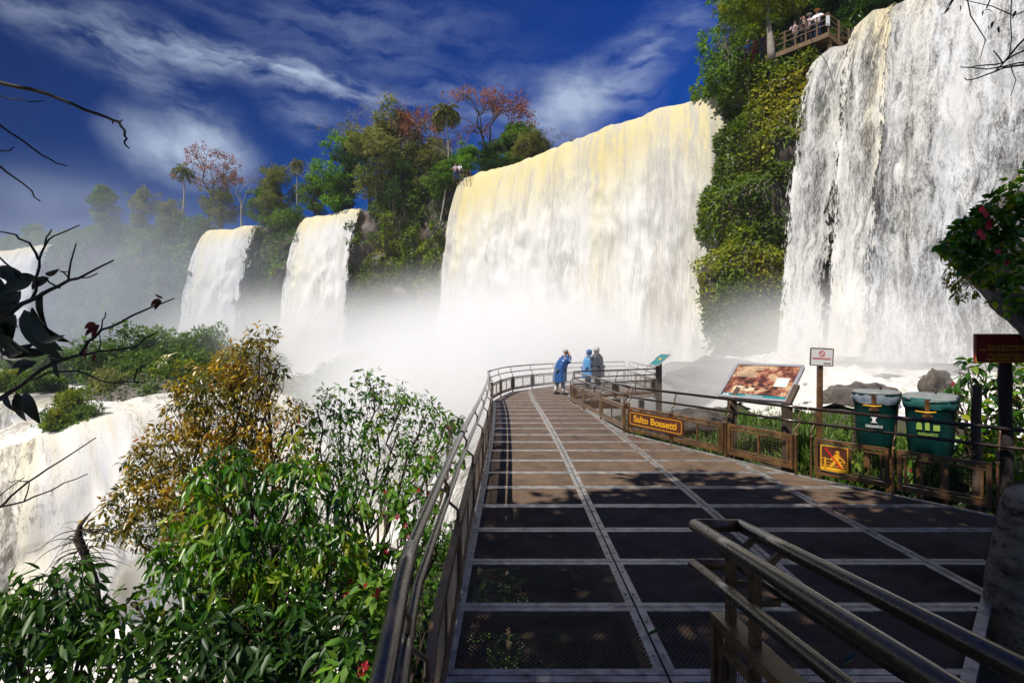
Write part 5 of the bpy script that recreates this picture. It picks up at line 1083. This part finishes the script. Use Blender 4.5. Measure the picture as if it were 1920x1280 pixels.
# ---- dark overhanging branches
def twig(mb, pts, r0, r1, D=2.2, dz=0):
    pp_ = [P(x, y, D+dz*i) for i, (x, y) in enumerate(pts)]; m = []
    for a, b in zip(pp_, pp_[1:]): m += [a, a.lerp(b, .5)+Vector((random.gauss(0, .004), 0, random.gauss(0, .004)))]
    m.append(pp_[-1]); mb.tube(m, [r0+(r1-r0)*i/(len(m)-1) for i in range(len(m))], 6)
def fineleaf(name, c, ax, up, L, W, hue):
    ax = unit(ax); sd = unit(np.cross(ax, up)); nr = np.cross(sd, ax); T = np.linspace(0, 1, 10); V, Fc = [], []
    for i in range(len(c)):
        for t_ in T:
            w_ = W[i]*.5*(math.sin(math.pi*min(1, t_**.8))**.75)*(1-t_*.25)
            for q_ in (-1, 0, 1): V.append(c[i]+ax[i]*L[i]*t_+sd[i]*w_*q_+nr[i]*(-.22*L[i]*t_**2+abs(q_)*w_*.3)+sd[i]*.06*L[i]*math.sin(3*t_))
    for i in range(len(c)):
        for j in range(9):
            for q_ in (0, 1): b = i*30+j*3+q_; Fc.append((b, b+1, b+4, b+3))
    V = np.array(V); return npmesh(name, V, np.array(Fc), np.stack([np.repeat(hue, 30), np.repeat(hue, 30)], 1), smooth=True)
def bigleaves(lst, D, mat, parent, L=.12):
    c, ax = [], []
    for px, py, ang, ln in lst:
        c.append(P(px, py, D)); ax.append((math.cos(R(ang)), random.uniform(-.3, .3), math.sin(R(ang))))
    n = len(c); ln = np.array([l[3] for l in lst])/F*D
    me = fineleaf('leaves', np.array(c), np.array(ax), unit(np.array([[random.gauss(0, .4), -1, random.gauss(0, .4)] for _ in c])), ln, ln*.36, rng.random(n)*.7); link(me, 'leaves', M[mat], parent)
random.seed(3)
def branch_thing(label, loc, lines, leaves=None, D=2.2, ll=None, red=None):
    s = thing('overhanging_branch', label, 'branch', loc, 'dark branches reaching in from the sides'); 
    mb = MB()
    for pts, r0, r1 in lines: twig(mb, pts, r0, r1, D)
    mb.build('twigs', M['darkbark'], s)
    if leaves: bigleaves(leaves, D, 'blackleaf', s)
    if red: bigleaves(red, D-.01, 'redleaf', s)
M['redleaf'] = leafmat('withered_red_leaves', [(0, (.03, .01, .008)), (1, (.16, .02, .02))], .3, .4, .03)
branch_thing('long dark bare twig arching down at the upper left against the blue sky', tuple(P(-60, 150, 2.2)), [([(-120, 150), (-30, 150), (10, 158), (60, 168), (110, 185), (160, 207), (200, 220), (222, 228), (234, 245), (238, 260), (234, 270), (242, 278)], .0105, .003), ([(222, 228), (230, 224)], .004, .002), ([(212, 226), (211, 233)], .003, .002), ([(-60, 176), (0, 179), (35, 186), (82, 189)], .004, .002)])
branch_thing('pair of thin dark bare twigs slanting down under the arching one', tuple(P(-60, 260, 2.2)), [([(-80, 190), (0, 235), (40, 262), (80, 292), (105, 306), (125, 311)], .0055, .0025), ([(-60, 275), (0, 312), (30, 335), (60, 358), (75, 377)], .005, .0025), ([(-40, 292), (5, 282), (26, 275)], .004, .002)])
branch_thing('dark leafy branch with forked twigs and drooping leaves at the left edge', tuple(P(-60, 600, 2.)), [
 ([(-90, 600), (0, 590), (40, 570), (90, 545), (130, 525), (160, 515), (213, 488)], .011, .0028), ([(60, 560), (68, 520), (74, 485), (84, 462), (100, 443), (149, 422)], .006, .002), ([(84, 462), (87, 445), (97, 430)], .004, .002), ([(72, 487), (55, 455), (30, 440), (-10, 433)], .005, .003), ([(128, 525), (133, 490), (143, 456)], .004, .002), ([(140, 521), (165, 520), (183, 512)], .003, .002), ([(130, 522), (112, 508)], .003, .002), ([(-60, 480), (0, 483), (25, 505), (40, 525)], .004, .003), ([(112, 540), (80, 518)], .004, .003), ([(113, 508), (131, 510)], .002, .002)],
 [(40, 545, -120, 95), (20, 540, -100, 80), (60, 530, 200, 70), (35, 560, 190, 80), (60, 575, -75, 60), (45, 580, -60, 110), (30, 590, -110, 90), (0, 600, -60, 80), (62, 600, -50, 75), (92, 520, -150, 50), (10, 540, 150, 60), (50, 520, 175, 90), (25, 555, 170, 90), (5, 560, -160, 90), (70, 520, -170, 60), (80, 545, -95, 70), (15, 610, -120, 80), (80, 640, 20, 40), (60, 600, -40, 70), (0, 620, -50, 60), (30, 540, 120, 45), (85, 515, 15, 30)], D=2.0)
branch_thing('long dark twig with withered red leaves rising from the left edge toward the hazy fall', tuple(P(-60, 740, 2.1)), [
 ([(-90, 780), (0, 748), (30, 728), (60, 705), (100, 682), (140, 668), (185, 659), (230, 654), (262, 644), (296, 623)], .010, .0025), ([(150, 665), (165, 640), (190, 618), (225, 605), (270, 582), (305, 568), (327, 559)], .0065, .0022), ([(190, 618), (192, 600), (198, 585)], .003, .002), ([(186, 655), (186, 625)], .003, .002), ([(50, 715), (90, 698), (145, 695), (180, 710), (215, 718), (272, 717)], .005, .0025), ([(252, 716), (255, 700), (268, 697)], .0035, .002), ([(255, 700), (264, 688)], .003, .002), ([(145, 695), (158, 690)], .003, .002), ([(60, 705), (98, 678)], .004, .002), ([(30, 728), (24, 715)], .003, .002)],
 [(30, 735, -70, 60), (35, 738, -95, 60), (45, 735, -70, 65), (10, 735, -60, 40), (0, 670, 30, 60), (0, 665, 10, 80), (90, 670, -10, 30), (70, 678, -150, 50), (105, 680, -80, 30), (0, 640, -70, 60), (262, 694, 60, 14), (60, 680, -170, 50), (88, 668, -10, 40)], D=2.1, red=[(188, 610, -150, 40), (186, 612, -130, 45), (180, 606, -160, 32), (206, 615, -95, 16), (300, 560, -140, 24), (302, 562, -120, 24), (160, 655, -100, 22), (178, 662, -95, 18), (306, 558, 170, 22)])
branch_thing('dark bare twigs low at the left edge in front of the lower cascade', tuple(P(-60, 950, 2.2)), [([(-60, 990), (0, 950), (20, 930), (50, 905), (90, 878), (135, 850), (180, 820)], .006, .0022), ([(-60, 958), (0, 950), (45, 940), (80, 925), (120, 905), (164, 888)], .0055, .002), ([(45, 940), (52, 920), (55, 904)], .003, .002), ([(52, 902), (30, 900), (16, 901)], .0025, .0015), ([(-20, 945), (10, 920), (45, 895)], .003, .002)])
branch_thing('dark bare twigs hanging in at the upper right over the lacy fall', tuple(P(1990, 60, 2.4)), [([(2000, 60), (1920, 95), (1880, 118), (1850, 122), (1815, 128)], .005, .002), ([(1990, 110), (1920, 122), (1880, 128), (1850, 140), (1820, 150), (1808, 146)], .005, .002), ([(1990, -30), (1935, 60), (1890, 108), (1865, 135)], .006, .003), ([(1960, 120), (1910, 118), (1850, 130), (1800, 126)], .004, .002), ([(1880, 118), (1862, 95)], .003, .002), ([(1800, -60), (1820, 30), (1848, 75), (1838, 110)], .003, .0015), ([(1960, 10), (1900, 30), (1860, 12), (1790, -5)], .003, .0015), ([(1850, 15), (1865, -20)], .003, .002), ([(1895, 120), (1905, 150), (1895, 180)], .002, .0015), ([(1900, -30), (1895, 40), (1892, 110)], .0025, .002)],
 [(1862, 40, -100, 14), (1852, 48, -60, 12), (1872, 50, -80, 12), (1780, 14, -120, 14), (1800, 10, -60, 12), (1860, 22, 150, 14), (1892, 78, -90, 12), (1820, 10, -40, 12), (1905, 20, -100, 14), (1843, 20, -90, 10), (1885, 15, -70, 14), (1788, -2, -110, 14)], D=2.4)
branch_thing('single thin drooping stem crossing the narrow white ribbon of fall', tuple(P(1500, 40, 7.)), [([(1470, -40), (1500, 40), (1530, 90), (1545, 110), (1558, 140), (1566, 172)], .006, .003)], D=7.)

s = thing('tree', 'dark leafy canopy closing the top of the picture behind and right of the viewing deck', 'tree', (20, 35, 19), GF); random.seed(61); mb = MB(); bl = []
for px, py, D, r in ((1490, -5, 34, 40), (1530, -15, 34, 34), (1570, 8, 33, 30), (1600, 28, 31.5, 24), (1590, -10, 33, 45), (1640, 12, 31, 26), (1680, -10, 31, 30), (1620, 50, 30.5, 14), (1470, 35, 34, 24), (1450, 10, 34, 36), (1580, 60, 31.5, 14), (1545, 0, 32.5, 16), (1500, 30, 34, 14), (1650, -40, 31, 40), (1560, -50, 33, 50), (1720, -30, 30, 30)):
    c = P(px, py, D); bl.append((tuple(c), (r/F*D, r/F*D, r/F*D*.8))); limb(mb, (20, 35.5, 20+random.uniform(0, 3)), c, .1, .02, 4, .1, 6)
limb(mb, (20, 35.5, 18), (20, 35.5, 24), .3, .2, 8, .03); mb.build('trunk', M['bark'], s); me, _ = clumps(bl, 8, 11, .3, .26, .5, .3); link(me, 'crown', M['leafdark'], s)
# ---- the tree whose shade falls on the near deck (it stands behind the camera)
random.seed(9); mb = MB(); limb(mb, (-2.2, -5.2, -6), (-1.6, -2.5, 6.2), .32, .2, 9, .04); bl = []
for i in range(44):
    x, y, z = random.uniform(-4.1, 1.2), random.uniform(-4.2, 2.6), random.uniform(7.3, 9.0); bl.append(((x, y, z), random.uniform(.75, 1.2))); limb(mb, (-1.6, -2.5, 6), (x, y, z), .1, .02, 5, .06, 6)
me, _ = clumps(bl, 3.7, 12, .45, .3, .5, .3)
s = thing('shade_tree', 'broad tree standing behind the viewpoint, shading the near deck', 'tree', (-2.2, -5.2, -6)); mb.build('trunk', M['bark'], s); link(me, 'crown', M['leafdark'], s)
# ------------------------------------------------------------------ people
def skinned(name, J, E, mat, parent, M_=None, sub=1):
    me = bpy.data.meshes.new(name); keys = list(J); me.from_pydata([J[k][:3] for k in keys], [(keys.index(a), keys.index(b)) for a, b in E], [])
    o = bpy.data.objects.new(name, me); C.objects.link(o); m1 = o.modifiers.new('s', 'SKIN'); m1.use_smooth_shade = True; m2 = o.modifiers.new('u', 'SUBSURF'); m2.levels = m2.render_levels = sub
    for v, k in zip(me.skin_vertices[0].data, keys): v.radius = (J[k][3], J[k][3] if len(J[k]) < 5 else J[k][4]); v.use_root = False
    me.skin_vertices[0].data[0].use_root = True
    dg = bpy.context.evaluated_depsgraph_get(); nm = bpy.data.meshes.new_from_object(o.evaluated_get(dg)); bpy.data.objects.remove(o)
    nm.materials.clear()
    if M_ is not None: nm.transform(M_)
    for p in nm.polygons: p.use_smooth = True
    return link(nm, name, mat, parent)
def person(label, pos, face, pose, top, legs, hair, group=None, hat=None, lean=0., coat=None, sc_=1., hood=None):
    """local frame: +y is where the person looks, x to the right; metres for a 1.72 m body"""
    s = thing('person', label, 'person', pos, group); M_ = Matrix.Translation(pos) @ Matrix.Rotation(face, 4, 'Z') @ Matrix.Diagonal((sc_, sc_, sc_, 1))
    L = lean; yo = lambda z: L*max(0, z-.95)
    J = {'pel': (0, 0, .95, .13), 'wai': (0, yo(1.1), 1.1, .12), 'che': (0, yo(1.3), 1.3, .14), 'nk': (0, yo(1.46), 1.46, .055), 'hb': (0, yo(1.54)+.01, 1.54, .07), 'hd': (0, yo(1.62)+.02, 1.63, .092), 'ht': (0, yo(1.68)+.01, 1.7, .06), 'no': (0, yo(1.62)+.12, 1.61, .012)}
    E = [('pel', 'wai'), ('wai', 'che'), ('che', 'nk'), ('nk', 'hb'), ('hb', 'hd'), ('hd', 'ht'), ('hd', 'no')]
    legp = pose.get('legs', ((-.1, 0, .0), (.1, 0, .0)))
    for i, sx in enumerate((-1, 1)):
        fx, fy, _ = legp[i]; t = 'LR'[i]
        J.update({t+'h': (sx*.09, 0, .88, .09), t+'k': (sx*.1+(fx-sx*.1)*.5, fy*.5+.03, .48, .062), t+'a': (fx, fy-.02, .08, .042), t+'f': (fx+sx*.02, fy+.13, .035, .035)}); E += [('pel', t+'h'), (t+'h', t+'k'), (t+'k', t+'a'), (t+'a', t+'f')]
        a = pose['arms'][i]; sh = (sx*.19, yo(1.4), 1.4)
        J.update({t+'s': (*sh, .055), t+'e': (*a[0], .042), t+'w': (*a[1], .028), t+'p': (*a[2], .036)}); E += [('che', t+'s'), (t+'s', t+'e'), (t+'e', t+'w'), (t+'w', t+'p')]
        w_, p_ = Vector(a[1]), Vector(a[2]); d = (p_-w_).normalized(); sv = d.cross(Vector((1, .1, .2))).normalized()
        for k in range(4):
            b = p_+sv*(k-1.5)*.019+d*.03; c = b+d*(.05, .062, .06, .045)[k]-Vector((0, 0, .012)); J[t+'g%d' % k] = (*b, .009); J[t+'t%d' % k] = (*c, .007); E += [(t+'p', t+'g%d' % k), (t+'g%d' % k, t+'t%d' % k)]
        b = p_-sv*.035; J[t+'th'] = (*(b+d*.03-sv*.01), .009); E.append((t+'p', t+'th'))
    skinned('body', J, E, M['skin'], s, M_)
    G_ = lambda ks, f: {k: (J[k][0], J[k][1], J[k][2], J[k][3]*f+.008) for k in ks}
    if top: skinned('shirt', G_(['che', 'wai', 'pel', 'nk', 'Ls', 'Le', 'Rs', 'Re']+(['Lw', 'Rw'] if pose.get('long') else []), 1.18), [('che', 'wai'), ('wai', 'pel'), ('che', 'nk'), ('che', 'Ls'), ('Ls', 'Le'), ('che', 'Rs'), ('Rs', 'Re')]+([('Le', 'Lw'), ('Re', 'Rw')] if pose.get('long') else []), top, s, M_)
    skinned('trousers', G_(['pel', 'Lh', 'Lk', 'La', 'Rh', 'Rk', 'Ra'], 1.22 if coat is None else 1.55), [('pel', 'Lh'), ('Lh', 'Lk'), ('Lk', 'La'), ('pel', 'Rh'), ('Rh', 'Rk'), ('Rk', 'Ra')], legs, s, M_)
    for i, t in enumerate('LR'): fx, fy, _ = legp[i]; me_ = MB().ball((fx+(-.02, .02)[i], fy+.05, .045), (.055, .14, .05), 10, 6).build('shoe', M['darkcloth'], None); me_.data.transform(M_ ); me_.data.transform(Matrix.Translation(-Vector(pos))); me_.parent = s
    def part(mb, nm, mat):
        o = mb.build(nm, mat, None); o.data.transform(M_); o.data.transform(Matrix.Translation(-Vector(pos))); o.parent = s; return o
    hd = Vector(J['hd'][:3])
    if hood is None: part(MB().ball(hd+Vector((0, -.025, .03)), (.098, .105, .1), 12, 8), 'hair', hair)
    if hat: mb = MB(); mb.ball(hd+Vector((0, -.01, .07)), (.105, .11, .08), 12, 8); mb.loft([[hd+Vector((.15*math.cos(a), .03+.17*math.sin(a), .05+dz)) for a in np.linspace(0, 6.283, 16, endpoint=False)] for dz in (0, .012)]); part(mb, 'hat', hat)
    if coat:
        mb = MB(); rg = []
        for z, rx, ry in ((.5, .33, .27), (.62, .32, .26), (.85, .29, .25), (1.05, .27, .24), (1.25, .27, .23), (1.38, .25, .19), (1.45, .16, .13), (1.5, .1, .1)):
            r2 = random.random()*6; rg.append([Vector((rx*math.cos(a)*(1+.06*math.sin(5*a+z*3)), yo(z)+.02+ry*math.sin(a)*(1+.06*math.cos(7*a+z*2)), z+.02*math.sin(3*a))) for a in np.linspace(0, 6.283, 40, endpoint=False)])
        mb.loft(rg, cap=False); o = part(mb, 'poncho', coat); subdiv_noise(o, 1, .045, 6)
        for t in 'LR': skinned('sleeve', G_([t+'s', t+'e', t+'w'], 1.5), [(t+'s', t+'e'), (t+'e', t+'w')], coat, s, M_)
    if hood:
        rg = [[hd+Vector((r_*math.cos(a), y+.02+.0*a, r_*1.08*math.sin(a)+.02)) for a in np.linspace(0, 6.283, 20, endpoint=False)] for y, r_ in ((.08, .112), (.03, .125), (-.05, .13), (-.11, .1), (-.14, .05))]
        mb = MB(); mb.loft(rg, cap=False); mb.f.append(tuple(range(80, 100))); mb.sm.append(True); part(mb, 'hood', hood)
    return s
hang_ = lambda sx: ((sx*.25, -.02, 1.13), (sx*.27, .08, .9), (sx*.27, .1, .83))
facehand = lambda sx, l=.0: ((sx*.24, .2+l, 1.2), (sx*.1, .3+l, 1.47), (sx*.06, .26+l, 1.56))
railhand = lambda sx: ((sx*.28, .15, 1.15), (sx*.3, .4, 1.02), (sx*.3, .47, 1.0))
person('bowed person in a dark blue rain poncho and pale trousers, both hands at the face', (1.88, 20.3, 0), R(-78), dict(arms=(facehand(-1, .12), facehand(1, .12)), legs=((-.13, -.12, 0), (.15, .14, 0))), None, M['trouser'], M['greyhair'], coat=M['ponchoblue'], lean=.38, sc_=1.03)
person('person in a light blue poncho, embraced, left one of the hugging pair', (3.38, 22.9, 0), R(-70), dict(arms=(((-.25, .15, 1.2), (-.1, .4, 1.25), (0, .45, 1.25)), ((.25, .1, 1.2), (.1, .35, 1.15), (0, .42, 1.15)))), None, M['navy'], M['hair'], coat=M['ponchosky'], lean=.08, hood=M['ponchoblue'], sc_=.98)
person('person in a dark wet rain jacket with pale hood, right one of the hugging pair', (3.82, 22.75, 0), R(55), dict(arms=(((-.25, .2, 1.25), (-.15, .42, 1.35), (-.1, .48, 1.4)), ((.27, .18, 1.2), (.12, .38, 1.2), (.02, .44, 1.22)))), None, M['darkcloth'], M['hair'], coat=M['coatdark'], lean=.06, hood=M['hood'], sc_=1.05)

# ------------------------------------------------------------------ viewing deck above the cliff
A, B_ = P(1397, 124, 31.3), P(1553, 60, 28.3); A.z -= .02
vd_ = thing('viewing_deck', 'timber viewing deck with railing on top of the vegetated cliff, upper right', 'viewing deck', tuple(A.lerp(B_, .5)))
d = (B_-A); dh = Vector((d.x, d.y, 0)).normalized(); nv_ = Vector((-dh.y, dh.x, 0)); nv_ = nv_ if nv_.y > 0 else -nv_
A2, B2 = A+nv_*2.2, B_+nv_*2.4+dh*1.0
MB().add([A, B_, B2, A2]+[p-Vector((0, 0, .08)) for p in (A, B_, B2, A2)], [(0, 1, 2, 3), (7, 6, 5, 4), (0, 4, 5, 1), (1, 5, 6, 2), (2, 6, 7, 3), (3, 7, 4, 0)]).build('floor', M['timber'], vd_)
MB().beam(A-nv_*.04-Vector((0, 0, .12)), B_-nv_*.04-Vector((0, 0, .16)), .05, .26).build('fascia', M['timber'], vd_)
MB().beam(B_+dh*.03-Vector((0, 0, .16)), B2+dh*.03-Vector((0, 0, .9)), .05, .26).build('fascia', M['timber'], vd_)
for z in (.45, .75, 1.02):
    MB().beam(A+Vector((0, 0, z)), B_+Vector((0, 0, z)), .045, .04).build('rail', M['timber'], vd_)
    MB().beam(B_+Vector((0, 0, z)), B2+Vector((0, 0, z-.75)), .045, .04).build('rail', M['timber'], vd_)
for i in range(9):
    p = A.lerp(B_, i/8); MB().beam(p-Vector((0, 0, .2)), p+Vector((0, 0, 1.08)), .1 if i in (0, 4, 8) else .05, .07, (1, 0, 0)).build('post', M['timber'], vd_)
for i in (1, 2, 3): p = B_.lerp(B2-Vector((0, 0, .75)), i/3); MB().beam(p-Vector((0, 0, .3)), p+Vector((0, 0, 1.1)), .1, .1, (1, 0, 0)).build('post', M['timber'], vd_)
for i in (2.7, 5.3, 8): p = A.lerp(B_, i/8)+nv_*.3; MB().beam(p-Vector((0, 0, 3)), p-Vector((0, 0, .08)), .16, .16, (1, 0, 0)).build('support', M['timber'], vd_)
s = thing('small_sign', 'small pale plate on the corner post of the viewing deck', 'sign', tuple(B_+Vector((0, 0, .6)))); MB().beam(B_-nv_*.1+Vector((0, 0, .3)), B_-nv_*.1+Vector((0, 0, .85)), .2, .03, (0, 1, 0)).build('board', M['white'], s); flat(frame_mat(B_-nv_*.12+Vector((-.1, -.01, .3)), (1, 0, 0), (0, 0, 1)), [rect(.03, .05, .17, .09)], M['wire'], s, 'mark', .003, .003)
fa = math.atan2(-nv_.y, -nv_.x)-R(90)
def on_deck(px, lab, **kw):
    t_ = None
    for i in range(200):
        p = A.lerp(B_, i/199)+nv_*.42
        if 960+F*p.x/p.y >= px: break
    person(lab, tuple(p), fa+kw.pop('turn', 0), kw.pop('pose', dict(arms=(railhand(-1), railhand(1)))), kw.pop('top'), kw.pop('legs', M['darkcloth']), kw.pop('hair', M['hair']), 'visitors on the viewing deck', **kw)
on_deck(1532, 'person in a white shirt and orange cap leaning on the viewing deck railing', top=M['shirtwhite'], hat=M['caporange'], legs=M['navy'], pose=dict(arms=(((-.33, .15, 1.2), (-.5, .35, 1.05), (-.52, .42, 1.04)), railhand(1))))
on_deck(1517, 'person in a cream hat and pale top beside the white-shirted one on the viewing deck', top=M['plaid'], hat=M['hat'], sc_=.97)
on_deck(1507, 'person in dark clothes raising a camera with both hands on the viewing deck', top=M['darkcloth'], pose=dict(arms=(facehand(-1), facehand(1)), long=1), sc_=.97)
on_deck(1490, 'person in a checked shirt near the middle of the viewing deck', top=M['plaid'], sc_=.95, turn=.4)
on_deck(1447, 'person in a red top half hidden behind the slender trunk on the viewing deck', top=M['shirtred'], sc_=.9)
on_deck(1429, 'person in a dark blue jacket, back turned, on the left part of the viewing deck', top=M['navy'], legs=M['jean'], turn=2.6, pose=dict(arms=(hang_(-1), hang_(1)), long=1))
on_deck(1414, 'person in a red shirt next to the left end of the viewing deck', top=M['shirtred'], legs=M['shirtred'], sc_=.97, turn=-.3)
on_deck(1403, 'person in a blue shirt and pale cap at the left end of the viewing deck', top=M['shirtblue'], hat=M['hat'])
# slender pale trunk rising in front of the deck
s = thing('tree', 'tree with a pale flaring trunk growing in front of the viewing deck', 'tree', tuple(P(1446, 104, 30.2)), GF)
mb = MB(); limb(mb, P(1447, 112, 30.2), P(1440, 20, 30.2), .24, .12, 8, .02); mb.tube([P(1440, 20, 30.2), P(1438, -60, 30.4)], [.12, .1], 8); mb.build('trunk', M['palebark'], s)
me, _ = clumps([(tuple(P(x, y, 30.3)), (r/F*30*1.5, r/F*30*1.2, r/F*30*.6)) for x, y, r in ((1375, 8, 22), (1400, 28, 20), (1365, 48, 14), (1420, 5, 26), (1440, 45, 18), (1470, 10, 24), (1455, 70, 9), (1490, 0, 20), (1410, 60, 14), (1385, 70, 10), (1430, -20, 40))], 9, 10, .25, .2, .4, .6); link(me, 'crown', M['leafcliff'], s)
# far little lookout with two people at the end of the forest
s = thing('lookout_rail', 'tiny lookout railing by the left end of the widest fall', 'railing', tuple(P(866, 336, 53)))
mb = MB(); p0, p1 = P(850, 334, 54), P(882, 339, 52)
for z in (.5, 1.0): mb = MB().beam(p0+Vector((0, 0, z)), p1+Vector((0, 0, z)), .04, .04).build('rail', M['timber'], s)
for i in range(6): p = p0.lerp(p1, i/5); MB().beam(p-Vector((0, 0, .6)), p+Vector((0, 0, 1.05)), .05, .05, (1, 0, 0)).build('post', M['timber'], s)
for px, lab, tp in ((862, 'far tiny person in a white top at the little lookout', 'shirtwhite'), (854, 'far tiny person in a reddish top at the little lookout', 'plaid')):
    p = P(px, 338, 53.6); person(lab, tuple(p), R(160), dict(arms=(railhand(-1), railhand(1))), M[tp], M['navy'], M['hair'], 'visitors at the far lookout')
